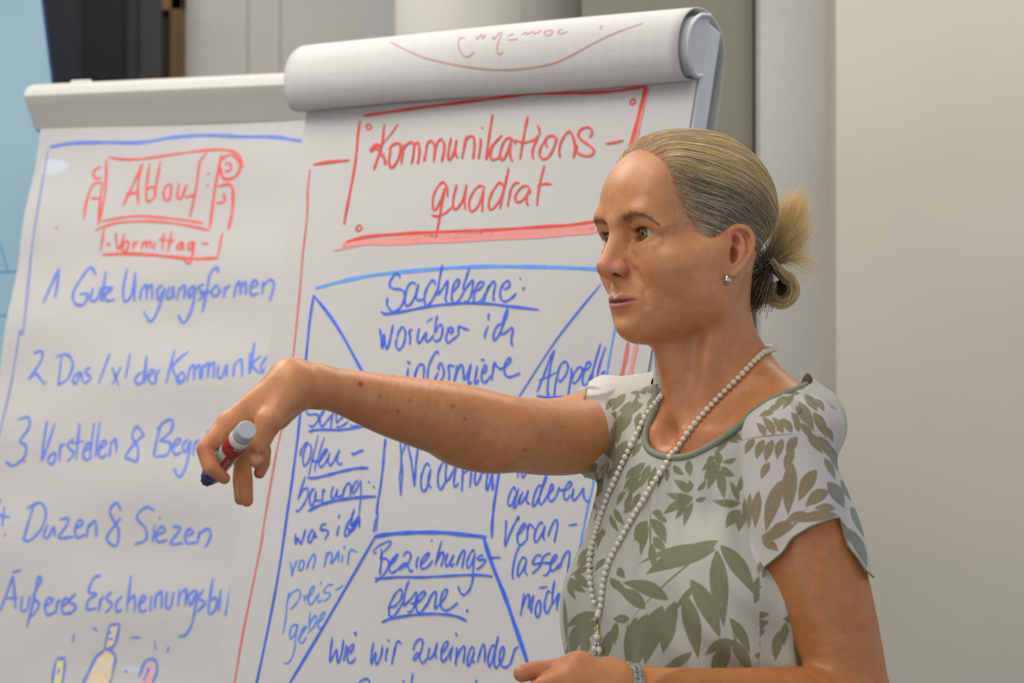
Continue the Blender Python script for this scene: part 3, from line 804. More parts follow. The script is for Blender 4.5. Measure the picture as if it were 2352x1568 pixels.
# clamp with a D-shaped cap at the end, and the turned-over sheets bulging over it
cap_prof = [(h, b_t + b) for h, b in spline([(0.0, 0.002), (0.018, -0.004), (0.040, 0.010), (0.050, 0.036), (0.046, 0.060), (0.028, 0.082), (0.0, 0.094)], 4)]
extrude_profile(NB, cap_prof, a_r - 0.035, a_r + 0.003, 'end_cap', M_grey, near, smooth=False)
extrude_profile(NB, cap_prof, lf(b_t) + 0.03, a_r - 0.036, 'clamp_bar', M_lightbar, near, smooth=False)
rim = [NB.at(a_r + 0.003, b, h) for h, b in cap_prof]
obj('cap_rim', tube_mesh('rim', rim, 0.0035, 8), M_grey, near, True)
roll_prof = [(h, b_t + b) for h, b in spline([(0.004, -0.004), (0.030, -0.010), (0.052, 0.010), (0.060, 0.040), (0.054, 0.070), (0.030, 0.096), (-0.004, 0.106), (-0.040, 0.100), (-0.066, 0.075), (-0.074, 0.03), (-0.078, -0.10), (-0.082, -0.30), (-0.084, -0.62)], 5)]
a_l = lf(b_t) - 0.012
roll = extrude_profile(NB, roll_prof, lambda b: a_l, lambda b: a_r - 0.006, 'turned_sheets', M_squared, near, nu=40, closed=False,
                       wob=lambda f, k: (0.0025 * math.sin(7 * f + k * 0.1), -0.006 * (1 - f) + 0.002 * math.sin(5 * f)))
sol = roll.modifiers.new('thickness', 'SOLIDIFY')
sol.thickness = 0.0018
sol.offset = 0
easel_legs(NB, near, lf(b_t) + 0.12, a_r - 0.08, b_low)
bpy.context.view_layer.update()
letter(sheet, bvh_of(sheet), NEAR)
letter(roll, bvh_of(roll), ROLL, lift=0.0017)

# --- far chart
FB = Board(Q(400, 700, 4.30), 20, 0.33)
far = thing('flip_chart', 'blurred flip chart listing points under a red Ablauf banner, beside the projection screen', 'flip chart', (FB.o[0], FB.o[1], 0))
lf2 = edge_fn(FB, [(96, 298), (68, 451), (38, 630), (17, 760), (-8, 900), (-60, 1200), (-130, 1568)])
b_t = FB.ab(400, 288)[1]
a_l2 = lf2(b_t)
rf2 = lambda b: a_l2 + 0.68 + (lf2(b) - a_l2) * 0.3
b_low = b_t - 1.14
print('far chart', FB.at(0, b_low)[2], 'top z', FB.at(0, b_t)[2])
wave2 = lambda a, b: 0.004 + 0.0035 * math.sin(a * 5 + b * 13) * math.sin(b * 17 + 0.6 + a * 3) + 0.002 * math.sin(b * 31 - a * 8)
a_r2 = rf2(b_t)
flat_box(FB, a_l2 + 0.012, a_r2 + 0.005, b_low - 0.02, b_t + 0.07, -0.040, -0.0005, M_rail, 'board_panel', far, 0.003)
sheet2 = obj('paper_sheet', sheet_mesh(FB, lf2, rf2, b_t + 0.01, b_low, wave2, 60, 110), M_paper, far, True)
prof2 = [(h, b_t + b) for h, b in spline([(0.004, 0.0), (0.030, 0.020), (0.056, 0.040), (0.060, 0.048), (0.052, 0.066), (0.028, 0.082), (-0.004, 0.086), (-0.040, 0.080), (-0.046, 0.030), (-0.046, 0.0)], 5)]
extrude_profile(FB, prof2, a_l2 - 0.012, a_r2 + 0.010, 'clamp_bar', M_lightbar, far, smooth=False)
bm = bmesh.new()
p0 = FB.ab(190, 198)
box_bm(bm, lambda x, y, z: FB.at(x, y, z), (p0[0] - 0.022, b_t + 0.080, -0.02), (p0[0] + 0.022, b_t + 0.097, 0.012), 0.004)
obj('clamp_knob', bm, M_lightbar, far)
easel_legs(FB, far, a_l2 + 0.12, a_r2 - 0.08, b_low)
bpy.context.view_layer.update()
bv = bvh_of(sheet2)
fill_shapes(sheet2, bv, FILLS)
letter(sheet2, bv, [(a_, f_, {'blue': 'glare_blue', 'red': 'glare_red'}.get(i_, i_), w_, s_) for a_, f_, i_, w_, s_ in FAR])  # same inks with glare and blur put into a lighter colour
# ------------------------------------------------------------------ implicit sculpting (numpy)
class Sculpt:
    """Smooth unions and carvings of simple solids, meshed with surface nets on sparse blocks."""

    def __init__(self):
        self.prims = []
        self.frame = (np.zeros(3), np.eye(3))
        self.disp = None

    def set_frame(self, o, R):
        self.frame = (np.asarray(o, float), np.asarray(R, float))

    def _w(self, p):
        o, R = self.frame
        return o + R @ np.asarray(p, float)

    def add(self, fn, c, r, k, op):
        self.prims.append((fn, np.asarray(c, float), r, k, op))

    def cap(self, a, b, ra, rb=None, k=0.01, op='+'):
        rb = ra if rb is None else rb
        a, b = self._w(a), self._w(b)
        ab = b - a
        L2 = ab.dot(ab) + 1e-12

        def fn(P):
            t = np.clip((P - a) @ ab / L2, 0, 1)
            q = P - a - t[:, None] * ab
            return np.sqrt(np.einsum('ij,ij->i', q, q)) - (ra + (rb - ra) * t)
        self.add(fn, (a + b) / 2, math.sqrt(L2) / 2 + max(ra, rb), k, op)

    def chain(self, pts, rads, k=0.01, op='+', per=1):
        """A tapered tube through the points: its own segments meet hard, the whole blends with the rest."""
        w = np.array([self._w(p) for p in pts])
        r = np.array(rads, float)
        if per > 1 and len(w) > 2:
            wr = spline(np.column_stack([w, r]), per)
            w, r = wr[:, :3], wr[:, 3]
        A, D = w[:-1], w[1:] - w[:-1]
        L2 = (D * D).sum(1) + 1e-12

        M = A + D / 2
        R2 = np.sqrt(L2) / 2 + np.maximum(r[:-1], r[1:])

        def fn(P):
            best = None
            lo, hi = P.min(0), P.max(0)
            cc, cr = (lo + hi) / 2, np.linalg.norm(hi - lo) / 2
            near = np.linalg.norm(M - cc, axis=1) - R2
            ok = near <= near.min() + 2 * cr + 2 * R2.max()
            for i in np.nonzero(ok)[0]:
                a, ab, l2, ra, rb = A[i], D[i], L2[i], r[i], r[i + 1]
                t = np.clip((P - a) @ ab / l2, 0, 1)
                q = P - a - t[:, None] * ab
                e = np.sqrt(np.einsum('ij,ij->i', q, q)) - (ra + (rb - ra) * t)
                best = e if best is None else np.minimum(best, e)
            return best
        c = (w.min(0) + w.max(0)) / 2
        self.add(fn, c, np.linalg.norm(w - c, axis=1).max() + r.max(), k, op)

    def snap(self, p, d, far=0.03):
        """The point where a line through p along d (local frame) meets the surface from outside."""
        o, R = self.frame
        d = R @ (np.asarray(d, float) / np.linalg.norm(d))
        t = np.linspace(far, -far, 121)
        P = self._w(p) + t[:, None] * d
        i = np.argmax(self.eval(P) < 0)
        lo, hi = t[i], t[max(i - 1, 0)]
        for _ in range(14):
            m = (lo + hi) / 2
            if self.eval((self._w(p) + m * d)[None])[0] < 0:
                lo = m
            else:
                hi = m
        return R.T @ (self._w(p) + lo * d - o), R.T @ d

    def groove(self, pts, d, rads, depth, k=0.003, per=3):
        """A crease carved along surface points."""
        q = []
        for p, dp in zip(pts, depth if not np.isscalar(depth) else [depth] * len(pts)):
            s, dd = self.snap(p, d)
            q.append(s - dd * dp)
        self.chain(q, rads, k, '-', per)

    def ball(self, c, r, k=0.01, op='+'):
        c = self._w(c)

        def fn(P):
            q = P - c
            return np.sqrt(np.einsum('ij,ij->i', q, q)) - r
        self.add(fn, c, r, k, op)

    def ell(self, c, r, k=0.01, op='+', rot=None):
        o, R = self.frame
        cw = self._w(c)
        M = R if rot is None else R @ np.array(rot)
        r = np.asarray(r, float)

        def fn(P):
            q = (P - cw) @ M
            k0 = np.sqrt((((q / r) ** 2).sum(1)))
            k1 = np.sqrt((((q / (r * r)) ** 2).sum(1))) + 1e-9
            return k0 * (k0 - 1) / k1
        self.add(fn, cw, r.max(), k, op)

    def local(self, f, c, r, k=0.01, op='+'):
        """f takes points in the current frame."""
        o, R = self.frame

        def fn(P):
            return f((P - o) @ R)
        self.add(fn, self._w(c), r, k, op)

    def eval(self, P, c=None, rad=None):
        d = np.full(len(P), 0.06)
        for fn, pc, pr, k, op in self.prims:
            if c is not None and np.linalg.norm(pc - c) > pr + rad + 0.010 + k:
                continue
            e = fn(P)
            if op == '+':
                h = np.maximum(k - np.abs(d - e), 0) / k
                d = np.minimum(d, e) - h * h * k * 0.25
            else:
                h = np.maximum(k - np.abs(d + e), 0) / k
                d = np.maximum(d, -e) + h * h * k * 0.25
        if self.disp is not None:
            d = d + self.disp(P, d)
        return d

    def mesh(self, lo, hi, vox):
        B = 8
        lo, hi = np.asarray(lo, float), np.asarray(hi, float)
        bs = B * vox
        nb = np.ceil((hi - lo) / bs).astype(int)
        g = np.stack(np.meshgrid(*[np.arange(n) for n in nb], indexing='ij'), -1).reshape(-1, 3)
        cen = lo + (g + 0.5) * bs
        act = np.zeros(len(g), bool)
        half = bs * math.sqrt(3) / 2
        # coarse screening in spatial chunks
        order = np.lexsort((g[:, 2] // 4, g[:, 1] // 4, g[:, 0] // 4))
        for s in range(0, len(g), 4096):
            idx = order[s:s + 4096]
            p = cen[idx]
            c = (p.min(0) + p.max(0)) / 2
            act[idx] = np.abs(self.eval(p, c, np.linalg.norm(p.max(0) - c))) < half * 1.15
        g = g[act]
        order = np.lexsort((g[:, 2] // 2, g[:, 1] // 2, g[:, 0] // 2, g[:, 2] // 4, g[:, 1] // 4, g[:, 0] // 4))
        g = g[order]
        N = nb * B + 2
        off = np.stack(np.meshgrid(*[np.arange(B + 1)] * 3, indexing='ij'), -1).reshape(-1, 3)
        V, I, E = [], [], []
        cc = np.array([[i, j, k] for i in (0, 1) for j in (0, 1) for k in (0, 1)])
        edges = [(a, b) for a in range(8) for b in range(a + 1, 8) if np.abs(cc[a] - cc[b]).sum() == 1]
        for s in range(0, len(g), 8):
            gb = g[s:s + 8]
            gi = gb[:, None, :] * B + off[None]
            P = lo + gi.reshape(-1, 3) * vox
            c = (P.min(0) + P.max(0)) / 2
            d = self.eval(P, c, np.linalg.norm(P.max(0) - c)).reshape(len(gb), B + 1, B + 1, B + 1)
            corner = [d[:, i:i + B, j:j + B, k:k + B] for i, j, k in cc]
            sg = np.stack([x < 0 for x in corner], -1)
            cross = sg.any(-1) & ~sg.all(-1)
            w = np.argwhere(cross)
            if not len(w):
                continue
            dv = np.stack([x[cross] for x in corner], -1)
            acc = np.zeros((len(w), 3))
            cnt = np.zeros(len(w))
            for a, b in edges:
                da, db = dv[:, a], dv[:, b]
                m = (da < 0) != (db < 0)
                t = np.where(m, da / np.where(m, da - db, 1), 0)
                acc += m[:, None] * (cc[a] + t[:, None] * (cc[b] - cc[a]))
                cnt += m
            cell = gb[w[:, 0]] * B + w[:, 1:]
            V.append(lo + (cell + acc / cnt[:, None]) * vox)
            I.append((cell[:, 0] * N[1] + cell[:, 1]) * N[2] + cell[:, 2])
            for ax in range(3):
                o1 = [0, 0, 0]
                o1[ax] = 1
                d0 = d[:, :B, :B, :B]
                d1 = d[:, o1[0]:o1[0] + B, o1[1]:o1[1] + B, o1[2]:o1[2] + B]
                m = np.argwhere((d0 < 0) != (d1 < 0))
                if len(m):
                    cl = gb[m[:, 0]] * B + m[:, 1:]
                    flip = d0[m[:, 0], m[:, 1], m[:, 2], m[:, 3]] < 0
                    E.append(np.column_stack([cl, np.full(len(m), ax), flip]))
        V, I, E = np.concatenate(V), np.concatenate(I), np.concatenate(E)
        o = np.argsort(I)
        I, V = I[o], V[o]
        quads = []
        for ax in range(3):
            e = E[E[:, 3] == ax]
            u, v = (ax + 1) % 3, (ax + 2) % 3
            q = []
            for du, dv in ((0, 0), (-1, 0), (-1, -1), (0, -1)):
                c = e[:, :3].copy()
                c[:, u] += du
                c[:, v] += dv
                q.append((c[:, 0] * N[1] + c[:, 1]) * N[2] + c[:, 2])
            q = np.stack(q, 1)
            f = e[:, 4] == 0
            q[f] = q[f][:, ::-1]
            quads.append(q)
        quads = np.concatenate(quads)
        pos = np.clip(np.searchsorted(I, quads), 0, len(I) - 1)
        ok = (I[pos] == quads).all(1)
        return V, pos[ok]


def relax(V, Qd, it=1, f=0.5):
    """Laplacian smoothing of a quad mesh."""
    for _ in range(it):
        s = np.zeros_like(V)
        n = np.zeros(len(V))
        for a, b in ((0, 1), (1, 2), (2, 3), (3, 0)):
            np.add.at(s, Qd[:, a], V[Qd[:, b]])
            np.add.at(s, Qd[:, b], V[Qd[:, a]])
            np.add.at(n, Qd[:, a], 1)
            np.add.at(n, Qd[:, b], 1)
        V = V + f * (s / np.maximum(n, 1)[:, None] - V)
    return V


def cut(V, Qd, g):
    """Keep the part of a mesh where g > 0 and pull the rim onto g = 0."""
    val = g(V)
    keep = (val[Qd] > 0).any(1)
    Qd = Qd[keep]
    rim = np.unique(Qd[(val[Qd] <= 0).any(1)])
    rim = rim[val[rim] <= 0]
    P = V[rim]
    h = 2e-4
    for _ in range(5):
        v0 = g(P)
        gr = np.stack([(g(P + np.eye(3)[i] * h) - g(P - np.eye(3)[i] * h)) / (2 * h) for i in range(3)], 1)
        st = gr * (v0 / np.maximum((gr ** 2).sum(1), 1e-9))[:, None]
        ln = np.linalg.norm(st, axis=1)
        st *= np.minimum(1, 0.004 / np.maximum(ln, 1e-9))[:, None]
        P = P - st
    V = V.copy()
    V[rim] = P
    used = np.unique(Qd)
    mp = np.full(len(V), -1)
    mp[used] = np.arange(len(used))
    return V[used], mp[Qd]
# ------------------------------------------------------------------ person: the body
YAW_H = math.radians(56)
HO = Q(1435, 543.5, 2.50)                        # midpoint between the pupils
HR = np.column_stack([[-math.sin(YAW_H), -math.cos(YAW_H), 0], [math.cos(YAW_H), -math.sin(YAW_H), 0], [0, 0, 1]])
ROLL_H = math.radians(2.5)
HR = HR @ np.array([[1, 0, 0], [0, math.cos(ROLL_H), -math.sin(ROLL_H)], [0, math.sin(ROLL_H), math.cos(ROLL_H)]])
YAW_B = math.radians(47)
BO = Q(1640, 900, 2.56)                        # base of the neck
BR = np.column_stack([[-math.sin(YAW_B), -math.cos(YAW_B), 0], [math.cos(YAW_B), -math.sin(YAW_B), 0], [0, 0, 1]])


def hl(P):
    return (np.asarray(P) - HO) @ HR


def hw(p):
    return HO + HR @ np.asarray(p, float)


def bl(P):
    return (np.asarray(P) - BO) @ BR


def bw(p):
    return BO + BR @ np.asarray(p, float)


WORLD = (np.zeros(3), np.eye(3))
body = Sculpt()
sc = body
# --- torso (under the blouse) and neck
sc.set_frame(BO, BR)
sh_l = Q(1796, 1000, 2.45)
sh_r = Q(1408, 968, 2.66)
shl, shr = bl(sh_l), bl(sh_r)
sc.ell((-0.005, 0, -0.20), (0.085, 0.135, 0.20), 0.02)
sc.ell((0.0, 0, -0.46), (0.085, 0.125, 0.20), 0.05)
sc.ell((0.0, 0, -0.66), (0.10, 0.15, 0.14), 0.05)
for s in (1, -1):
    sc.ell((0.062, s * 0.068, -0.20), (0.050, 0.058, 0.06), 0.04)
    sc.cap((-0.020, s * 0.02, 0.015), (-0.012, s * 0.12, -0.038), 0.034, 0.033, 0.03)
sc.cap((0.0, 0.02, -0.06), shl + np.array([-0.01, -0.01, -0.002]), 0.05, 0.037, 0.03)
sc.cap((0.0, -0.02, -0.06), shr + np.array([0.0, 0.03, -0.004]), 0.05, 0.043, 0.03)
sc.ell((0.02, 0, -0.085), (0.055, 0.10, 0.06), 0.03)
# collar bones
for s in (1, -1):
    sc.chain([(0.058, s * 0.018, -0.050), (0.052, s * 0.06, -0.042), (0.030, s * 0.11, -0.026)], [0.008, 0.0065, 0.007], 0.012)
# neck
nk_top, nk_bot = bl(hw((-0.098, 0, -0.045))), np.array([-0.012, 0, -0.005])
sc.cap(nk_top, nk_bot, 0.0435, 0.053, 0.02)
sc.cap(nk_bot, (-0.005, 0, -0.05), 0.055, 0.07, 0.03)
# sternomastoid and windpipe
for s in (1, -1):
    sc.cap(bl(hw((-0.088, s * 0.052, -0.045))), (0.047, s * 0.016, -0.048), 0.011, 0.008, 0.014)
sc.cap(bl(hw((-0.050, 0, -0.105))), (0.040, 0, -0.045), 0.016, 0.013, 0.022)
sc.ball((0.070, 0, -0.043), 0.008, 0.02, '-')

N_CORE = len(sc.prims)
# --- head
sc.set_frame(HO, HR)
sc.ell((-0.083, 0, 0.029), (0.090, 0.0715, 0.077), 0.01)
sc.ell((-0.040, 0, 0.036), (0.0480, 0.058, 0.050), 0.03)
sc.ell((-0.046, 0, -0.035), (0.052, 0.056, 0.066), 0.02)
sc.ell((-0.085, 0, -0.03), (0.06, 0.062, 0.05), 0.03)
for s in (1, -1):
    sc.cap((-0.019, s * 0.011, -0.0862), (-0.066, s * 0.047, -0.066), 0.0165, 0.0145, 0.025)     # jaw
    sc.cap((-0.066, s * 0.047, -0.066), (-0.078, s * 0.056, -0.018), 0.0145, 0.016, 0.025)
    sc.ball((-0.022, s * 0.0405, -0.030), 0.0190, 0.022)                                        # cheek bone
    sc.ball((-0.045, s * 0.042, -0.046), 0.0190, 0.03)
    sc.cap((-0.034, s * 0.050, -0.026), (-0.070, s * 0.060, -0.016), 0.011, 0.009, 0.025)
    sc.cap((0.0040, s * 0.012, 0.0155), (0.0000, s * 0.034, 0.0180), 0.0070, 0.0068, 0.018)     # brow ridge
    sc.cap((0.0000, s * 0.034, 0.0180), (-0.020, s * 0.052, 0.008), 0.0068, 0.0065, 0.018)
    sc.ell((-0.030, s * 0.0700, 0.030), (0.024, 0.010, 0.024), 0.03, '-')                       # temple hollow
sc.ball((-0.0088, 0, -0.0882), 0.0162, 0.018)                                                   # chin
sc.ell((-0.0155, 0, -0.064), (0.0265, 0.031, 0.024), 0.016)                                     # muzzle
# eye sockets
for s in (1, -1):
    sc.ell((0.0105, s * 0.0315, 0.002), (0.0135, 0.0205, 0.0125), 0.014, '-')
    sc.ell((0.010, s * 0.0165, 0.000), (0.008, 0.0065, 0.012), 0.010, '-')
# nose
sc.chain([(0.0080, 0, 0.014), (0.0098, 0, 0.003), (0.0150, 0, -0.008), (0.0210, 0, -0.020), (0.0270, 0, -0.0318)],
         [0.0062, 0.0060, 0.0064, 0.0072, 0.0084], 0.010, per=3)
sc.cap((0.006, 0, -0.008), (0.0105, 0, -0.034), 0.0078, 0.0105, 0.012)
for s in (1, -1):
    sc.ell((0.0138, s * 0.0106, -0.0345), (0.0088, 0.0055, 0.0072), 0.005)
    sc.cap((0.0245, s * 0.003, -0.034), (0.016, s * 0.0112, -0.0362), 0.0062, 0.0052, 0.006)
sc.cap((0.0245, 0, -0.0380), (0.0085, 0, -0.0465), 0.0040, 0.0055, 0.006)
for s in (1, -1):
    sc.ell((0.0162, s * 0.0090, -0.0385), (0.0072, 0.0044, 0.0048), 0.0016, '-', rot=[[0.94, 0, 0.34], [0, 1, 0], [-0.34, 0, 0.94]])
    sc.groove([(0.009, s * 0.0148, -0.0275), (0.006, s * 0.0172, -0.034), (0.006, s * 0.0170, -0.0395), (0.010, s * 0.0150, -0.0440)], (0.5, s, 0), [0.0008, 0.0012, 0.0012, 0.0008], 0.0002, 0.005)
# eyelids: a shell over each eyeball, opened by an almond
EYE_C = [np.array([-0.0118, s * 0.031, 0.0]) for s in (1, -1)]
EYE_R = 0.0119
for s, c in zip((1, -1), EYE_C):
    sc.ball(c, 0.0137, 0.004)
    sc.chain([(-0.012, s * 0.0490, 0.0050), (-0.003, s * 0.040, 0.0115), (0.0015, s * 0.028, 0.0128), (0.0010, s * 0.020, 0.0095)], [0.0040, 0.005, 0.0046, 0.004], 0.007, per=3)   # upper fold
    sc.chain([(-0.0075, s * 0.0425, -0.0115), (-0.0010, s * 0.032, -0.0138), (0.0000, s * 0.022, -0.0120)], [0.0034, 0.0036, 0.0032], 0.008, per=3)   # lower bag

    def almond(p, s=s, c=c):
        y, z = p[:, 1] * s, p[:, 2]
        t = np.clip((y - 0.0156) / 0.0274, 0, 1)
        ax = -0.0046 + 0.0064 * t
        up = ax + 0.0076 * np.power(np.sin(np.pi * np.power(t, 0.9)), 0.65)
        lo = ax - 0.0052 * np.power(np.sin(np.pi * np.power(t, 0.95)), 0.65)
        d = np.maximum(z - up, lo - z)
        d = np.maximum(d, np.maximum(0.0156 - y, y - 0.0430))
        return np.maximum(d, -0.013 - p[:, 0])
    sc.local(almond, (0, s * 0.031, 0), 0.02, 0.0012, '-')
    sc.ball(c, EYE_R - 0.0006, 0.0008)
    # crow's feet, creases below and above
    sc.groove([(-0.013, s * 0.0480, 0.002), (-0.020, s * 0.054, 0.0045), (-0.027, s * 0.058, 0.0060)], (0.5, s, 0), [0.0006, 0.0006, 0.0003], -0.0008, 0.004)
    sc.groove([(-0.013, s * 0.0480, -0.001), (-0.020, s * 0.054, -0.002), (-0.026, s * 0.058, -0.001)], (0.5, s, 0), [0.0005, 0.0005, 0.0003], -0.0009, 0.004)
    sc.groove([(0.002, s * 0.0200, -0.0085), (0.002, s * 0.028, -0.0118), (-0.003, s * 0.038, -0.0105), (-0.008, s * 0.045, -0.006)], (1, s * 0.4, 0), [0.0004, 0.0006, 0.0006, 0.0003], -0.0006, 0.004)
    sc.groove([(0.002, s * 0.0210, -0.0120), (0.002, s * 0.029, -0.0165), (-0.003, s * 0.040, -0.0155)], (1, s * 0.4, 0), [0.0003, 0.0006, 0.0003], -0.0008, 0.004)
# lips
lipx = lambda y: 0.0112 - 15.5 * y * y
for s in (1, -1):
    ys = (0.0, 0.006, 0.012, 0.017, 0.021, 0.0242)
    sc.chain([(lipx(y) - o, s * y, z) for y, z, o in zip(ys, (-0.0640, -0.0630, -0.0634, -0.0640, -0.0645, -0.0650), (0.0004, 0, 0, 0, 0, 0.0005))],
             [0.0036, 0.0037, 0.0031, 0.0023, 0.0016, 0.0010], 0.004, per=3)
    sc.chain([(lipx(y) - 0.0022, s * y, z) for y, z in zip(ys, (-0.0724, -0.0722, -0.0712, -0.0690, -0.0670, -0.0655))],
             [0.0043, 0.0041, 0.0034, 0.0024, 0.0016, 0.0009], 0.004, per=3)
    # fold from nose to mouth, fold beside the mouth
    sc.groove([(0.004, s * 0.0215, -0.038), (0.003, s * 0.0265, -0.047), (0, s * 0.0320, -0.057)], (1, s * 0.4, 0), [0.0008, 0.0012, 0.0004], -0.0006, 0.008)
    sc.groove([(0, s * 0.0310, -0.059), (0, s * 0.0325, -0.067), (0, s * 0.0320, -0.074)], (1, s * 0.4, 0), [0.0005, 0.0009, 0.0004], -0.0008, 0.006)
sc.cap((0.0160, 0, -0.0485), (0.0145, 0, -0.0590), 0.0018, 0.0022, 0.006, '-')                 # philtrum
sc.ell((0.0115, 0, -0.0825), (0.004, 0.015, 0.0035), 0.012, '-')                               # under the lip
sc.groove([(0.01, y, -0.0676 + 1.8 * y * y) for y in (-0.0250, -0.021, -0.015, -0.008, 0, 0.008, 0.015, 0.021, 0.0250)], (1, 0, 0),
          [0.0006, 0.0008, 0.0011, 0.0019, 0.0021, 0.0019, 0.0011, 0.0008, 0.0006], [0.0, 0.0002, 0.0006, 0.0012, 0.0014, 0.0012, 0.0006, 0.0002, 0.0], 0.0015)
# ears
plane = lambda x: 0.0690 + (-0.077 - x) * 0.42
for s in (1, -1):
    e = lambda x, z, o=0.0: (x + 0.0022, s * (plane(x) + o), z - 0.0052)
    ca, sa = math.cos(0.40), math.sin(0.40)
    sc.ell(e(-0.0905, -0.011, -0.0015), (0.0155, 0.0042, 0.0245), 0.005, rot=[[ca, s * sa, 0], [-s * sa, ca, 0], [0, 0, 1]])
    sc.ell((-0.082, s * 0.066, -0.019), (0.010, 0.008, 0.022), 0.008)
    helix = [e(-0.0870, -0.0130, 0.001), e(-0.0795, -0.0040, 0.002), e(-0.0795, 0.0040, 0.003), e(-0.0850, 0.0098, 0.003), e(-0.0930, 0.0108, 0.0035),
             e(-0.0995, 0.0070, 0.0035), e(-0.1030, -0.0010, 0.0035), e(-0.1025, -0.0110, 0.003), e(-0.0990, -0.0210, 0.0025), e(-0.0925, -0.0300, 0.002), e(-0.0850, -0.0375, 0.0015)]
    sc.chain(helix, [0.0022, 0.0030, 0.0034, 0.0035, 0.0037, 0.0037, 0.0037, 0.0035, 0.0034, 0.0038, 0.0043], 0.0018, per=4)
    sc.ell(e(-0.0785, -0.0375, 0.0008), (0.0078, 0.0042, 0.0082), 0.004)                            # lobe
    sc.chain([e(-0.0905, 0.0062, 0.0044), e(-0.0975, 0.0020, 0.0044), e(-0.0992, -0.0065, 0.0042), e(-0.0968, -0.0170, 0.0040)], [0.0020, 0.0026, 0.0025, 0.0016], 0.0010, '-', per=3)
    sc.chain([e(-0.0865, 0.0045, 0.001), e(-0.0925, -0.0010, 0.0022), e(-0.0945, -0.0090, 0.0034), e(-0.0930, -0.0190, 0.0030), e(-0.0870, -0.0268, 0.0026)], [0.0020, 0.0026, 0.0027, 0.0027, 0.0028], 0.003, per=3)
    sc.ell(e(-0.0832, -0.0165, 0.0030), (0.0058, 0.0078, 0.0100), 0.0016, '-')
    sc.ell(e(-0.0868, -0.0035, 0.0036), (0.0048, 0.0058, 0.0068), 0.0016, '-')                      # concha
    sc.ell(e(-0.0760, -0.0150, 0.0022), (0.0040, 0.0036, 0.0058), 0.003)                            # tragus

N_HEAD = len(sc.prims)
# --- right arm, stretched out
sc.set_frame(*WORLD)
A = [(1408, 975, 2.665), (1290, 1002, 2.57), (1165, 995, 2.475), (1050, 968, 2.432), (900, 932, 2.375), (790, 900, 2.335), (722, 886, 2.312)]
R_ = [0.046, 0.0415, 0.0385, 0.0385, 0.0305, 0.0225, 0.0200]
sc.chain([Q(*a) for a in A], R_, 0.02, per=8)
sc.ell(Q(1110, 1005, 2.455), (0.05, 0.03, 0.026), 0.03)
wr = Q(690, 884, 2.300)
sc.cap(Q(722, 886, 2.312), wr, 0.0200, 0.0195, 0.01)
sc.ball(Q(668, 868, 2.300), 0.0165, 0.012)
# hand: the back of it, thumb side toward the camera
mcp = {'index': (526, 972, 2.278), 'middle': (547, 985, 2.288), 'ring': (566, 1000, 2.308), 'little': (590, 1000, 2.326)}
for nm, r0, r1 in (('index', 0.0165, 0.0112), ('middle', 0.0165, 0.0112), ('ring', 0.0160, 0.0108), ('little', 0.015, 0.0100)):
    m = mcp[nm]
    sc.cap(Q(664 + {'index': -4, 'middle': 0, 'ring': 6, 'little': 12}[nm], 880, {'index': 2.288, 'middle': 2.296, 'ring': 2.304, 'little': 2.31}[nm]), Q(*m), r0, r1, 0.014)
# thenar
sc.cap(Q(662, 905, 2.282), Q(617, 968, 2.262), 0.0155, 0.0125, 0.014)
sc.cap(Q(665, 915, 2.298), Q(640, 960, 2.300), 0.014, 0.010, 0.014)
FK = 0.005
sc.chain([Q(526, 972, 2.278), Q(471, 1032, 2.263), Q(483, 1073, 2.256), Q(515, 1098, 2.262)], [0.0106, 0.0084, 0.0076, 0.0058], FK)
sc.chain([Q(547, 985, 2.290), Q(555, 1050, 2.3085), Q(562, 1104, 2.306), Q(567, 1149, 2.306)], [0.0112, 0.0085, 0.0078, 0.0062], 0.003)
sc.chain([Q(566, 1000, 2.310), Q(556, 1055, 2.328), Q(551, 1104, 2.328), Q(552, 1146, 2.326)], [0.0108, 0.008, 0.0072, 0.0058], 0.003)
sc.chain([Q(590, 1000, 2.326), Q(606, 1035, 2.330), Q(604, 1065, 2.322), Q(596, 1086, 2.314)], [0.0100, 0.0074, 0.0068, 0.0056], 0.003)
sc.chain([Q(617, 968, 2.262), Q(597, 1018, 2.256), Q(592, 1052, 2.256), Q(591, 1060, 2.256)], [0.0120, 0.0096, 0.0086, 0.0070], 0.004)
sc.ell(Q(590, 1050, 2.249), (0.0052, 0.0016, 0.0058), 0.0014, '-')                                   # thumb nail bed
# wrist creases
for k in range(3):
    sc.chain([Q(668 + k * 9, 930 - k * 4, 2.284), Q(674 + k * 8, 905, 2.279)], [0.0012, 0.0006], 0.004, '-')

# --- left arm, bent at the elbow
L = [(1800, 1022, 2.450), (1842, 1180, 2.440), (1882, 1330, 2.430), (1922, 1460, 2.420), (1962, 1618, 2.410)]
sc.chain([Q(*a) for a in L], [0.0375, 0.0455, 0.0480, 0.0430, 0.0370], 0.02, per=8)
Lf = [(1962, 1622, 2.410), (1850, 1617, 2.385), (1700, 1610, 2.360), (1560, 1598, 2.340), (1440, 1580, 2.325), (1410, 1576, 2.320)]
sc.chain([Q(*a) for a in Lf], [0.037, 0.0370, 0.0325, 0.0270, 0.0225, 0.0235], 0.012, per=8)
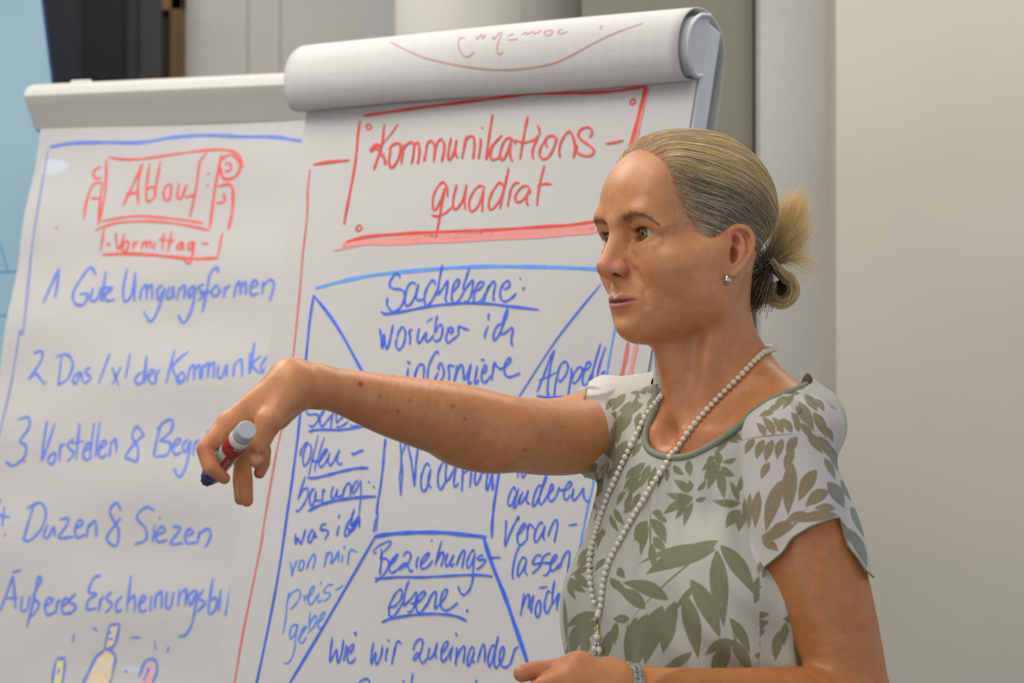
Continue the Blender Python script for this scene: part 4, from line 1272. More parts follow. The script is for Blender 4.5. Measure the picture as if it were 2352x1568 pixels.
# left hand: loosely closed, pointing left
lm = {'index': (1318, 1532, 2.300), 'middle': (1305, 1552, 2.288), 'ring': (1308, 1578, 2.284), 'little': (1318, 1604, 2.290)}
for i, nm in enumerate(lm):
    sc.cap(Q(1408, 1560 + 14 * i, 2.316 - 0.004 * i), Q(*lm[nm]), 0.0185 - 0.0005 * i, 0.0125 - 0.0004 * i, 0.012)
sc.ball(Q(1335, 1518, 2.302), 0.008, 0.012)
sc.chain([Q(1318, 1534, 2.300), Q(1262, 1538, 2.296), Q(1222, 1540, 2.292), Q(1199, 1546, 2.288)], [0.0122, 0.0098, 0.0090, 0.0084], 0.006)
sc.chain([Q(1305, 1552, 2.288), Q(1250, 1572, 2.278), Q(1222, 1590, 2.280), Q(1230, 1608, 2.292)], [0.0120, 0.0092, 0.0084, 0.0068], 0.003)
sc.chain([Q(1308, 1578, 2.284), Q(1262, 1604, 2.274), Q(1245, 1622, 2.280), Q(1256, 1634, 2.292)], [0.0115, 0.0088, 0.0078, 0.0064], 0.003)
sc.chain([Q(1318, 1604, 2.290), Q(1284, 1632, 2.282), Q(1274, 1648, 2.290), Q(1284, 1656, 2.300)], [0.0105, 0.0078, 0.0070, 0.0058], 0.003)
sc.chain([Q(1395, 1545, 2.330), Q(1330, 1560, 2.336), Q(1280, 1568, 2.330), Q(1252, 1572, 2.322)], [0.0160, 0.0112, 0.0092, 0.0074], 0.005)
# ------------------------------------------------------------------ person: skin mesh, eyes
PX0, PY0 = BO[0], BO[1]
person = thing('person', 'woman with tied-back blond hair in a leaf-print blouse, right arm stretched out', 'person', (PX0, PY0, 0))
VOX = 0.0015
V, Qd = body.mesh(np.array([-0.36, 2.15, 0.86]), np.array([0.44, 2.86, 1.72]), VOX)
V = relax(V, Qd, 1, 0.45)


def seg_dist(P, pts):
    best = np.full(len(P), 9.0)
    pts = np.asarray(pts, float)
    for a, b in zip(pts[:-1], pts[1:]):
        ab = b - a
        t = np.clip((P - a) @ ab / ab.dot(ab), 0, 1)
        best = np.minimum(best, np.linalg.norm(P - a - t[:, None] * ab, axis=1))
    return best


def lerp3(A, B, t):
    return A + (B - A) * t[:, None]


lin = lambda r, g, b: np.array(srgb(r, g, b)[:3])
hp = hl(V)
bp = bl(V)
m = np.abs(hp[:, 1])
hs = np.column_stack([hp[:, 0], m, hp[:, 2]])
C_ = np.tile(lin(208, 142, 92), (len(V), 1))
is_head = (hp[:, 2] > -0.14) & (np.linalg.norm(hp - np.array([-0.08, 0, 0]), axis=1) < 0.17)
# rosier face, pinker nose, cheeks and ears; redder neck; browner arms
face = sstep(0.15, 0.10, np.linalg.norm(hs - np.array([-0.03, 0.02, -0.01]), axis=1))
C_ = lerp3(C_, np.tile(lin(208, 146, 98), (len(V), 1)), face)
blot = lambda c, r, col, f: lerp3(C_, np.tile(lin(*col), (len(V), 1)), f * sstep(r, r * 0.25, np.linalg.norm((hs - np.array(c)), axis=1)))
C_ = blot((0.026, 0, -0.030), 0.022, (208, 124, 110), 0.6)
C_ = blot((0.010, 0.014, -0.036), 0.014, (204, 116, 104), 0.5)
C_ = blot((-0.012, 0.046, -0.044), 0.035, (206, 136, 98), 0.5)
C_ = blot((-0.095, 0.078, -0.012), 0.040, (222, 140, 112), 0.6)
C_ = blot((0.004, 0.017, 0.000), 0.013, (178, 112, 88), 0.5)
C_ = blot((0.000, 0.019, -0.006), 0.006, (196, 110, 96), 0.6)
C_ = blot((-0.012, 0, -0.075), 0.035, (208, 138, 108), 0.4)
C_ = blot((-0.012, 0.030, 0.055), 0.030, (216, 156, 112), 0.5)
# lids and lash line
for s in (1,):
    lid = [(-0.0005, 0.0165, -0.002), (0.0015, 0.022, 0.0040), (0.001, 0.030, 0.0062), (-0.004, 0.038, 0.0052), (-0.009, 0.0435, 0.0025)]
    C_ = lerp3(C_, np.tile(lin(84, 52, 38), (len(V), 1)), 0.85 * sstep(0.0030, 0.0012, seg_dist(hs, lid)))
    low = [(-0.0005, 0.0165, -0.004), (0.0010, 0.022, -0.0068), (0.000, 0.031, -0.0072), (-0.008, 0.0425, -0.002)]
    C_ = lerp3(C_, np.tile(lin(196, 128, 108), (len(V), 1)), 0.7 * sstep(0.0020, 0.0006, seg_dist(hs, low)))
# lips
up = [(lipx(y) + 0.003, y, z) for y, z in zip((0.0, 0.006, 0.012, 0.018, 0.0235), (-0.0645, -0.0637, -0.0640, -0.0645, -0.0650))]
lo = [(lipx(y) + 0.0015, y, z) for y, z in zip((0.0, 0.006, 0.012, 0.018, 0.0235), (-0.0722, -0.0720, -0.0710, -0.0690, -0.0662))]
lm_ = np.maximum(sstep(0.0036, 0.0024, seg_dist(hs, up)) * sstep(-0.0600, -0.0612, hs[:, 2]), sstep(0.0046, 0.0030, seg_dist(hs, lo)))
C_ = lerp3(C_, np.tile(lin(190, 108, 94), (len(V), 1)), 0.70 * lm_ * sstep(0.026, 0.019, hs[:, 1]))
slit = [(lipx(y) + 0.001, y, -0.0676 + 1.8 * y * y) for y in (0, 0.008, 0.014, 0.020, 0.024)]
C_ = lerp3(C_, np.tile(lin(96, 40, 36), (len(V), 1)), 0.9 * sstep(0.0022, 0.0010, seg_dist(hs, slit)) * sstep(0.028, 0.020, hs[:, 1]))
# hollows of the ear: reddened, and darkened in colour for the shade inside
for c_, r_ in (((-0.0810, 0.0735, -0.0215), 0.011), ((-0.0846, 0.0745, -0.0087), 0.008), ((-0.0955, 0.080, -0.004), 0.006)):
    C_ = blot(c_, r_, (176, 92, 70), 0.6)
# nostrils
C_ = lerp3(C_, np.tile(lin(100, 40, 34), (len(V), 1)), 0.85 * sstep(0.0050, 0.0032, np.linalg.norm((hs - np.array([0.0162, 0.0090, -0.0385])) * np.array([0.6, 1, 1]), axis=1)))
# a mole on the cheek
mole = hw((-0.051, 0.0575, -0.021))
C_ = lerp3(C_, np.tile(lin(150, 92, 66), (len(V), 1)), sstep(0.0030, 0.0014, np.linalg.norm(V - mole, axis=1)))
# arms: browner, redder at knuckles and elbow
arm = ((bp[:, 2] < -0.02) | (bp[:, 1] < -0.16)) & (np.abs(bp[:, 1]) > 0.13)
C_ = lerp3(C_, np.tile(lin(200, 140, 84), (len(V), 1)), 0.8 * arm.astype(float))
for q, r in ((Q(566, 1150, 2.30), .03), (Q(515, 1095, 2.262), .02), (Q(590, 1060, 2.25), .018), (Q(470, 1030, 2.26), .018), (Q(596, 1090, 2.31), .02), (Q(1240, 1540, 2.29), .04)):
    C_ = lerp3(C_, np.tile(lin(200, 116, 88), (len(V), 1)), 0.5 * sstep(r, r * 0.2, np.linalg.norm(V - q, axis=1)))
C_ = lerp3(C_, np.tile(lin(216, 168, 142), (len(V), 1)), 0.8 * sstep(0.0062, 0.0040, np.linalg.norm(V - Q(588, 1051, 2.2475), axis=1)))
chest = sstep(0.10, 0.04, np.linalg.norm(bp - np.array([0.05, 0, -0.05]), axis=1))
C_ = lerp3(C_, np.tile(lin(200, 128, 84), (len(V), 1)), 0.6 * chest)
larm_ = (bp[:, 1] > 0.13) & (bp[:, 2] < -0.05)
C_ = lerp3(C_, np.tile(lin(184, 118, 66), (len(V), 1)), 0.75 * larm_.astype(float))
# moles and freckles on the bare arms
r_ = np.random.default_rng(5)
for px, py, rr, k in [(828, 881, .0022, .9), (830, 884, .0014, .6), (903, 862, .0010, .5), (873, 909, .0012, .6), (940, 919, .0012, .6), (914, 945, .0014, .7), (1040, 932, .0016, .6), (1068, 962, .0012, .7), (986, 885, .0009, .5), (1005, 890, .0010, .5), (1206, 1033, .0010, .6), (1290, 980, .0010, .5), (1760, 1440, .0012, .4)]:
    C_ = lerp3(C_, np.tile(lin(142, 84, 48), (len(V), 1)), k * sstep(rr * 1.6 + .001, rr * 0.5, np.linalg.norm((np.column_stack(project(V)) - np.array([px, py])) / 2300, axis=1)) * (V[:, 1] < 2.62))
me = fast_mesh('body', V, Qd)
ca_ = me.color_attributes.new('pigment', 'FLOAT_COLOR', 'POINT')
ca_.data.foreach_set('color', np.column_stack([C_, np.ones(len(C_))]).astype(np.float32).ravel())
M_skin = Mat('skin', rough=0.40)
a = M_skin.attr('pigment')
mixn = M_skin.node('ShaderNodeMix', data_type='RGBA', blend_type='MULTIPLY')
mixn.inputs['Factor'].default_value = 1.0
M_skin.link(a.outputs['Color'], mixn.inputs['A'])
M_skin.link(M_skin.ramp(M_skin.noise(70, 5, 0.6), [(0.3, (0.86, 0.82, 0.80, 1)), (0.7, (1.06, 1.06, 1.06, 1))]), mixn.inputs['B'])
M_skin.link(mixn.outputs['Result'], M_skin.b.inputs['Base Color'])
M_skin.b.inputs['Subsurface Weight'].default_value = 0.18
M_skin.b.inputs['Subsurface Radius'].default_value = (0.006, 0.0025, 0.0012)
M_skin.b.inputs['Subsurface Scale'].default_value = 0.6
M_skin.b.inputs['Specular IOR Level'].default_value = 0.5
M_skin.bump(M_skin.noise(420, 4, 0.6), 0.16, 0.0012)
body_o = obj('body', me, M_skin, person, True)
bpy.context.view_layer.update()
bv_body = bvh_of(body_o)

# eyes: a ball with iris and pupil by angle from the gaze axis
M_eye = Mat('eye', rough=0.08)
tce = M_eye.node('ShaderNodeTexCoord')
vl = M_eye.node('ShaderNodeVectorMath', operation='MULTIPLY')
vl.inputs[1].default_value = (0, 1, 1)
M_eye.link(tce.outputs['Object'], vl.inputs[0])
ln = M_eye.node('ShaderNodeVectorMath', operation='LENGTH')
M_eye.link(vl.outputs[0], ln.inputs[0])
sc_ = M_eye.node('ShaderNodeMath', operation='MULTIPLY')
sc_.inputs[1].default_value = 1 / EYE_R
M_eye.link(ln.outputs['Value'], sc_.inputs[0])
M_eye.link(M_eye.ramp(sc_.outputs[0], [(0.0, srgb(12, 12, 10)), (0.17, srgb(12, 12, 10)), (0.20, srgb(96, 98, 62)), (0.36, srgb(106, 114, 88)), (0.44, srgb(78, 86, 72)), (0.49, srgb(54, 58, 50)), (0.54, srgb(178, 168, 160)), (1.0, srgb(186, 160, 150))]), M_eye.b.inputs['Base Color'])
for c in EYE_C:
    bm = bmesh.new()
    bmesh.ops.create_uvsphere(bm, u_segments=40, v_segments=28, radius=EYE_R)
    for v in bm.verts:                       # cornea
        q = math.hypot(v.co.y, v.co.z) / EYE_R
        if v.co.x > 0 and q < 0.52:
            v.co.x += 0.0009 * (1 - (q / 0.52) ** 2)
    e = obj('eye', bm, M_eye, None, True)
    gz = math.radians(2)
    e.matrix_world = Matrix.Translation(Vector(hw(c))) @ Matrix(HR.tolist()).to_4x4()
    bpy.context.view_layer.update()
    e.parent = person
    e.matrix_parent_inverse = person.matrix_world.inverted()
# ------------------------------------------------------------------ person: hair
HC = np.array([-0.083, 0.0, 0.029])
LINE = np.array([(1400, 262), (1428, 372), (1442, 357), (1465, 357), (1491, 368), (1514, 386), (1530, 405), (1549, 428), (1560, 459), (1568, 478), (1583, 505), (1602, 535), (1618, 566), (1640, 570), (1656, 552), (1668, 530), (1684, 512),
                 (1704, 508), (1728, 522), (1738, 560), (1734, 604), (1726, 645), (1713, 700), (1730, 712), (1770, 690), (1815, 640), (1850, 560), (1850, 400), (1780, 260), (1600, 220)], float)


def poly_sd(P, poly):
    """Signed distance (inside positive) of 2-D points to a polygon."""
    d = np.full(len(P), 1e9)
    ins = np.zeros(len(P), bool)
    n = len(poly)
    for i in range(n):
        a, b = poly[i], poly[(i + 1) % n]
        ab = b - a
        t = np.clip((P - a) @ ab / ab.dot(ab), 0, 1)
        d = np.minimum(d, np.linalg.norm(P - a - t[:, None] * ab, axis=1))
        c = (a[1] > P[:, 1]) != (b[1] > P[:, 1])
        with np.errstate(divide='ignore', invalid='ignore'):
            xi = a[0] + (P[:, 1] - a[1]) * ab[0] / (ab[1] if ab[1] else 1e-9)
        ins ^= c & (P[:, 0] < xi)
    return np.where(ins, d, -d)


def line_dist(h):
    """Distance inside the hairline (pixels of the near side; the far side mirrors it)."""
    q = np.column_stack([h[:, 0], np.abs(h[:, 1]), h[:, 2]])
    return poly_sd(np.column_stack(project(HO + q @ HR.T)), LINE)


scalp = Sculpt()
scalp.prims = [p for p in body.prims if True]


def scalp_r(D):
    """Radius of the head from the hair centre along unit directions (head frame)."""
    lo_, hi_ = np.full(len(D), 0.05), np.full(len(D), 0.13)
    for _ in range(11):
        mid = (lo_ + hi_) / 2
        P = HO + (HC + D * mid[:, None]) @ HR.T
        q = (hl(P) - np.array([-0.083, 0, 0.029])) / np.array([0.0905, 0.072, 0.0775])
        ins = body.eval(P, HO + HR @ HC, 0.14) < 0
        lo_ = np.where(ins, mid, lo_)
        hi_ = np.where(ins, hi_, mid)
    return lo_


# radius table over latitude and longitude (axis = head's left)
NLA, NLO = 90, 150
th = np.linspace(0.003, math.pi - 0.003, NLA)
ph = np.linspace(0, 2 * math.pi, NLO, endpoint=False)
TH, PH = np.meshgrid(th, ph, indexing='ij')
DIR = np.stack([np.sin(TH) * np.cos(PH), np.cos(TH), np.sin(TH) * np.sin(PH)], -1).reshape(-1, 3)
hit_r = np.minimum(scalp_r(DIR), 1 / np.sqrt(((DIR / np.array([0.0925, 0.0765, 0.0800])) ** 2).sum(1)))
SR = hit_r
INS = line_dist(HC + DIR * SR[:, None])
back = np.clip(-DIR[:, 0], 0, 1)
LIFT = -0.0006 + (0.0070 + 0.0052 * back + 0.0022 * np.clip(DIR[:, 2], 0, 1)) * sstep(-4, 40, INS)
CR = SR + LIFT
GRID_R = CR.reshape(NLA, NLO)
GRID_I = INS.reshape(NLA, NLO)


def look(G, D):
    t = np.arccos(np.clip(D[:, 1], -1, 1))
    p = np.mod(np.arctan2(D[:, 2], D[:, 0]), 2 * math.pi)
    u = np.clip((t - th[0]) / (th[1] - th[0]), 0, NLA - 1.001)
    v = p / (2 * math.pi / NLO)
    i, j = u.astype(int), v.astype(int) % NLO
    fu, fv = u - i, v - np.floor(v)
    j2 = (j + 1) % NLO
    return (G[i, j] * (1 - fu) + G[i + 1, j] * fu) * (1 - fv) + (G[i, j2] * (1 - fu) + G[i + 1, j2] * fu) * fv


cap_pts = HO + (HC + DIR * CR[:, None]) @ HR.T
faces = []
for i in range(NLA - 1):
    for j in range(NLO):
        q = (i * NLO + j, i * NLO + (j + 1) % NLO, (i + 1) * NLO + (j + 1) % NLO, (i + 1) * NLO + j)
        if min(INS[k] for k in q) > 11:
            faces.append(q)
cap_me = mesh_from('hair_cap', cap_pts, faces)
M_cap = Mat('hair_under', rough=0.7)
M_cap.link(M_cap.ramp(M_cap.noise(55, 4, 0.6, stretch=(0.5, 0.5, 2.5)), [(0.3, srgb(108, 94, 66)), (0.7, srgb(150, 132, 92))]), M_cap.b.inputs['Base Color'])
hair = obj('hair', cap_me, M_cap, person, True)
hair['label'] = 'blond hair with grey strands combed back'

M_hair = Mat('hair_strands', rough=0.38)
ah = M_hair.attr('pigment')
M_hair.link(ah.outputs['Color'], M_hair.b.inputs['Base Color'])
M_hair.b.inputs['Specular IOR Level'].default_value = 0.5


def strands(name, curves, colors, radius, parent, label=None, tip=0.35):
    """Hair strands: curves (n, k, 3), colors (n, k, 3) or (n, 3)."""
    curves = np.asarray(curves, float)
    n, k = curves.shape[:2]
    hc = bpy.data.hair_curves.new(name)
    hc.add_curves([k] * n)
    hc.attributes['position'].data.foreach_set('vector', curves.reshape(-1, 3).astype(np.float32).ravel())
    rad = hc.attributes.get('radius') or hc.attributes.new('radius', 'FLOAT', 'POINT')
    prof = np.linspace(1, tip, k)
    r = (np.asarray(radius).reshape(-1, 1) * prof[None]) * np.ones((n, 1))
    rad.data.foreach_set('value', r.astype(np.float32).ravel())
    col = hc.attributes.new('pigment', 'FLOAT_COLOR', 'POINT')
    c = np.asarray(colors, float)
    if c.ndim == 2:
        c = np.repeat(c[:, None], k, 1)
    c = np.concatenate([c, np.ones(c.shape[:2] + (1,))], -1)
    col.data.foreach_set('color', c.astype(np.float32).ravel())
    hc.materials.append(M_hair.m)
    o = bpy.data.objects.new(name, hc)
    COL.objects.link(o)
    bpy.context.view_layer.update()
    o.parent = parent
    o.matrix_parent_inverse = parent.matrix_world.inverted()
    o['kind'] = 'stuff'
    if label:
        o['label'] = label
    return o


DARK, BROWN, MID, BLOND, GOLD, SILVER, GREY = (lin(84, 74, 62), lin(126, 106, 76), lin(176, 156, 116), lin(226, 208, 160), lin(224, 192, 124), lin(224, 222, 208), lin(146, 140, 128))


def pick(tab, w, n):
    i = RNG.choice(len(tab), n, p=np.array(w) / sum(w))
    return np.array(tab)[i] * RNG.uniform(0.88, 1.10, (n, 1))


TIE = hl(Q(1768, 600, 2.595)[None])[0]
# roots over the whole hair region, more of them along the hairline
n0 = 62000
z = RNG.uniform(-1, 1, n0)
a = RNG.uniform(0, 2 * math.pi, n0)
D0 = np.stack([np.sqrt(1 - z * z) * np.cos(a), z, np.sqrt(1 - z * z) * np.sin(a)], -1)
ins = look(GRID_I, D0)
keep = (ins > np.maximum(9 - RNG.gamma(2.0, 6.0, n0), -10)) & (RNG.uniform(0, 1, n0) < np.where(ins < 26, 0.95, 0.55))
D0, ins = D0[keep], ins[keep]
n = len(D0)
K = 15
Tn = (TIE - HC) / np.linalg.norm(TIE - HC)
om = np.clip(np.arccos(np.clip(D0 @ Tn, -1, 1)), 0.05, 3.0)
ts = np.linspace(0, 1, K)[None] * np.minimum(1.0, np.where(ins < 40, 0.9, RNG.uniform(0.35, 0.8, n)))[:, None]
Dk = (np.sin((1 - ts) * om[:, None])[..., None] * D0[:, None] + np.sin(ts * om[:, None])[..., None] * Tn) / np.sin(om)[:, None, None]
# stroke direction bent: hair lies back first, then drops to the tie; a little wave over the temples
side = np.cross(D0, Tn)
side /= np.linalg.norm(side, axis=1)[:, None] + 1e-9
front = np.clip((D0[:, 0] + 0.5), 0, 1)
bend = (0.10 * np.sign(D0[:, 1]) * 1.0)[:, None] * np.sin(np.pi * ts)
wav = 0.020 * RNG.uniform(0.2, 1.2, n)[:, None] * np.sin(ts * RNG.uniform(9, 16, n)[:, None] + RNG.uniform(0, 6, n)[:, None]) * sstep(0.55, 0.1, np.abs(D0[:, 2] - 0.15))[:, None]
clump = 0.02 * np.sin(D0[:, 2] * 40 + D0[:, 1] * 23)[:, None] * ts
Dk = Dk + side[:, None] * (wav + clump)[..., None]
Dk[..., 2] += (0.10 * np.sin(np.pi * ts) * front[:, None])
Dk /= np.linalg.norm(Dk, axis=-1)[..., None]
r = look(GRID_R, Dk.reshape(-1, 3)).reshape(n, K)
layer = RNG.uniform(-0.0006, 0.0016, n)[:, None] + 0.0007 * np.sin(D0[:, 2] * 90 + D0[:, 0] * 40)[:, None]
r = r + layer * np.minimum(1, ts * 6 + 0.15) + RNG.uniform(0, 0.0004, (n, 1))
curv = HC + Dk * r[..., None]
# colours: golden on top, silver band, grey-brown above the ear
side_k = sstep(0.45, -0.05, D0[:, 2])
temple = sstep(0.10, 0.45, np.exp(-((D0[:, 2] - 0.0) / 0.38) ** 2) * sstep(-0.75, -0.1, D0[:, 0]))
top_c = pick([BROWN, MID, BLOND, GOLD, SILVER], [1.2, 3, 3, 3, 1.2], n)
sid_c = pick([DARK, BROWN, MID, GREY, SILVER, BLOND], [2.2, 2.2, 2, 3, 1.6, 1.0], n)
bak_c = pick([BROWN, MID, BLOND, SILVER, GREY], [1, 3, 2.4, 3, 1], n)
colr = top_c * (1 - side_k)[:, None] + bak_c * side_k[:, None]
colr = colr * (1 - temple)[:, None] + sid_c * temple[:, None]
nape = sstep(-0.35, -0.7, D0[:, 2])
colr = colr * (1 - nape)[:, None] + pick([DARK, BROWN, GREY], [4, 2, 1], n) * nape[:, None]
streak = 0.5 + 0.5 * np.sin(D0[:, 2] * 33 + D0[:, 0] * 19 + np.sin(D0[:, 1] * 31))
colr = colr * (0.84 + 0.40 * streak)[:, None] * (0.92 + 0.22 * (1 - temple) * (1 - nape))[:, None]
k_ = np.linspace(0, 1, K)[None, :, None]
rootf = sstep(0.20, 0.0, k_) * sstep(26, 0, ins)[:, None, None] * 0.85
colp = colr[:, None] * (1 - rootf) + lin(206, 152, 116) * rootf
strands('hair_strands', HO + curv @ HR.T, colp, RNG.uniform(0.00010, 0.00019, n), hair)

# short fine hairs along the hairline and loose ones over the crown
sel = np.nonzero(ins < 16)[0]
sel = RNG.choice(sel, min(1500, len(sel)))
Df = D0[sel]
tf = np.linspace(0, 1, 8)[None]
rot = RNG.uniform(0.10, 0.30, len(sel))[:, None] * tf
Dq = Df[:, None] * np.cos(rot)[..., None] + (Tn + RNG.normal(0, 0.35, (len(sel), 1, 3))) * np.sin(rot)[..., None]
Dq /= np.linalg.norm(Dq, axis=-1)[..., None]
rq = look(GRID_R, Dq.reshape(-1, 3)).reshape(len(sel), 8) + 0.0012 + RNG.uniform(0, 0.004, len(sel))[:, None] * tf
strands('fine_hair', HO + (HC + Dq * rq[..., None]) @ HR.T, pick([MID, BLOND, GREY, SILVER], [2, 2, 2, 2], len(sel)), np.full(len(sel), 0.00010), hair)


def bundle(ctrl, nst, spread, colors, w, radius, ks=12, jitter=0.0015, fade=None):
    """Strands that follow a control path (world), spread across a disc that may grow along it."""
    ctrl = spline(ctrl, 6)
    m_ = len(ctrl)
    idx = np.linspace(0, m_ - 1, ks)
    base = np.stack([np.interp(idx, np.arange(m_), ctrl[:, i]) for i in range(3)], -1)
    out = []
    sp = np.interp(np.linspace(0, 1, ks), np.linspace(0, 1, len(spread)), spread)
    for _ in range(nst):
        v = RNG.normal(0, 0.6, 3)
        w2 = RNG.normal(0, 1, 3)
        ph_ = RNG.uniform(0, 6)
        out.append(base + v * sp[:, None] + jitter * w2 * np.sin(np.linspace(0, 7, ks) + ph_)[:, None])
    return np.array(out)


# the tie, the tuft that stands up from it and the rolled loop below
bun = thing('hair_bun', '', '', HO + HR @ TIE)
del bun['label'], bun['category']
bun.parent = person
bun.matrix_parent_inverse = person.matrix_world.inverted()
bpy.context.view_layer.update()
T3 = Q(1768, 600, 2.598)
cs, cc_ = [], []
for px, py, dd, nst in ((1800, 470, 0.0, 150), (1822, 452, 0.006, 170), (1842, 448, 0.0, 170), (1850, 478, 0.01, 150), (1853, 515, -0.006, 160), (1846, 545, 0.0, 150), (1832, 500, 0.012, 150), (1812, 510, -0.008, 160), (1850, 580, 0.004, 70), (1868, 606, 0.0, 45), (1852, 622, 0.01, 30), (1880, 640, 0.0, 14)):
    mid = Q(1768 + (px - 1768) * 0.45 + 4, 600 + (py - 600) * 0.38 - (6 if py < 560 else 14), 2.602 + dd * 0.5)
    end = Q(px, py, 2.604 + dd)
    cs.append(bundle([T3, mid, end], int(nst * 1.7), [0.0035, 0.0080, 0.0100], None, None, None, 12, 0.0026))
    tt = np.linspace(0, 1, 12)
    nst = int(nst * 1.7)
    c1 = 1.2 * pick([GOLD, BLOND, MID], [4, 4, 0.6], nst)[:, None] * np.ones((1, 12, 1))
    c0 = pick([BROWN, DARK, MID], [3, 1, 2], nst)[:, None] * np.ones((1, 12, 1))
    f = sstep(0.1, 0.62, tt)[None, :, None]
    cc_.append(c0 * (1 - f) + c1 * f)
strands('tuft', np.concatenate(cs), np.concatenate(cc_), RNG.uniform(0.00009, 0.00018, sum(len(c) for c in cs)), bun, 'light blond tuft sticking up from the tie')
# loop
cs, cc_ = [], []
ring = lambda r_, a0, a1, d0, d1, m_=12: [Q(1794 + r_ * 1.0 * math.cos(math.radians(a_)), 664 + r_ * 1.08 * math.sin(math.radians(a_)), d0 + (d1 - d0) * i / (m_ - 1)) for i, a_ in enumerate(np.linspace(a0, a1, m_))]
for rr, nst, tab, w in ((36, 250, [BLOND, SILVER, GOLD], [3, 2, 2]), (32, 250, [MID, BLOND, GOLD], [2, 3, 2]), (28, 250, [BROWN, MID, GOLD], [3, 2, 1]), (24, 250, [BLOND, MID, GOLD], [3, 2, 2]), (20, 200, [BROWN, MID, DARK], [3, 2, 1])):
    for d_ in (-0.014, -0.008, 0.0, 0.008, 0.014):
        path = [T3 + np.array([0, d_, 0])] + ring(rr, -75, 200, 2.596 + d_, 2.598 + d_) + [Q(1745, 690, 2.59 + d_)]
        cs.append(bundle(path, nst // 5, [0.002, 0.0020, 0.0018, 0.003], None, None, None, 26, 0.0009))
        cc_.append(np.repeat(pick(tab, w, nst // 5)[:, None], 26, 1))
for rr, nst in ((15, 120), (11, 100), (7, 90), (3, 60)):
    for d_ in (-0.004, 0.004, 0.010):
        cs.append(bundle(ring(rr, -60, 290, 2.598 + d_, 2.604 + d_, 12), nst // 3, [0.0016, 0.0016], None, None, None, 26, 0.0005))
        cc_.append(np.repeat(pick([DARK, BROWN], [3, 2], nst // 3)[:, None], 26, 1))
core = spline([T3] + ring(28, -75, 200, 2.600, 2.602, 10) + [Q(1742, 684, 2.59)], 3)
strands('rolled_loop', np.concatenate(cs), np.concatenate(cc_), np.full(sum(len(c) for c in cs), 0.00022), bun, 'hair rolled into a loop below the tie', tip=0.8)
obj('bun_core', tube_mesh('core', core, [0.0062] * len(core), 10), M_cap, bun, True)
# dark hair gathered from the nape
cs, cc_ = [], []
for (x0, y0), (x1, y1), nst in (((1718, 700), (1740, 650), 110), ((1728, 660), (1748, 630), 130), ((1734, 620), (1750, 610), 120), ((1738, 585), (1754, 592), 120), ((1730, 690), (1755, 640), 130), ((1746, 694), (1762, 640), 130)):
    cs.append(bundle([Q(x0, y0, 2.560), Q(x1, y1, 2.580), T3], nst, [0.011, 0.007, 0.0025], None, None, None, 12, 0.0014))
    cc_.append(np.repeat(pick([DARK, BROWN, GREY], [5, 3, 1], nst)[:, None], 12, 1))
strands('nape_hair', np.concatenate(cs), np.concatenate(cc_), RNG.uniform(0.00016, 0.0003, sum(len(c) for c in cs)), bun, 'dark hair gathered up from the nape')
obj('hair_tie', tube_mesh('tie', [T3 + np.array([0.006 * math.cos(t), 0.006 * math.sin(t) * 0.8, 0.005 * math.sin(t) - 0.001]) for t in np.linspace(0, 2 * math.pi, 16, endpoint=False)], 0.0018, 8, closed=True), Mat('dark_elastic', srgb(60, 48, 40), 0.8), bun, True)
# wisps at the nape
ws = [bundle([Q(1722, 690, 2.565), Q(1726 + random.uniform(-8, 14), 735, 2.57), Q(1730 + random.uniform(-14, 26), random.uniform(770, 810), 2.57)], 3, [0.002, 0.003, 0.004], None, None, None, 10, 0.001) for _ in range(14)]
strands('nape_wisps', np.concatenate(ws), pick([GREY, MID, BLOND], [2, 2, 1], 42), np.full(42, 0.00009), bun)

# eyebrows and lashes
HD = HR @ np.array([1, 0, 0])


def skin_at(p, d=(1, 0, 0)):
    d = HR @ (np.array(d, float) / np.linalg.norm(d))
    o = hw(p) + d * 0.04
    loc, nor, i, dist = bv_body.ray_cast(Vector(o), Vector(-d))
    return (np.array(loc), np.array(nor)) if loc else (hw(p), d)


def brow(s):
    path = spline([(0, 0.0100, 0.0150), (0, 0.0190, 0.0178), (0, 0.030, 0.0194), (0, 0.041, 0.0170), (0, 0.053, 0.0090)], 8)
    out, rad, colr_ = [], [], []
    for _ in range(620):
        f = RNG.uniform(0, 1) ** 1.15 * (len(path) - 1.01)
        i = int(f)
        q = path[i] + (path[i + 1] - path[i]) * (f - i)
        tdir = path[min(i + 3, len(path) - 1)] - path[max(i - 2, 0)]
        tdir /= np.linalg.norm(tdir)
        th_ = 0.0046 * (1 - 0.6 * f / len(path))
        q = q + np.array([0, 0, RNG.normal(0, 0.5) * th_])
        p0, nn = skin_at((0, s * q[1], q[2]), (1, s * 0.35, 0))
        ln_ = RNG.uniform(0.003, 0.0055)
        up = 0.9 * (1 - f / len(path)) - 0.25
        dirv = HR @ np.array([-0.3 * q[1] / 0.05, s * tdir[1], tdir[2] + up * 0.6 + RNG.normal(0, 0.15)])
        dirv = dirv - nn * dirv.dot(nn)
        dirv /= np.linalg.norm(dirv)
        out.append([p0 + nn * 0.0004 * math.sin(t * 2.5) + dirv * ln_ * t for t in np.linspace(0, 1, 5)])
    return out


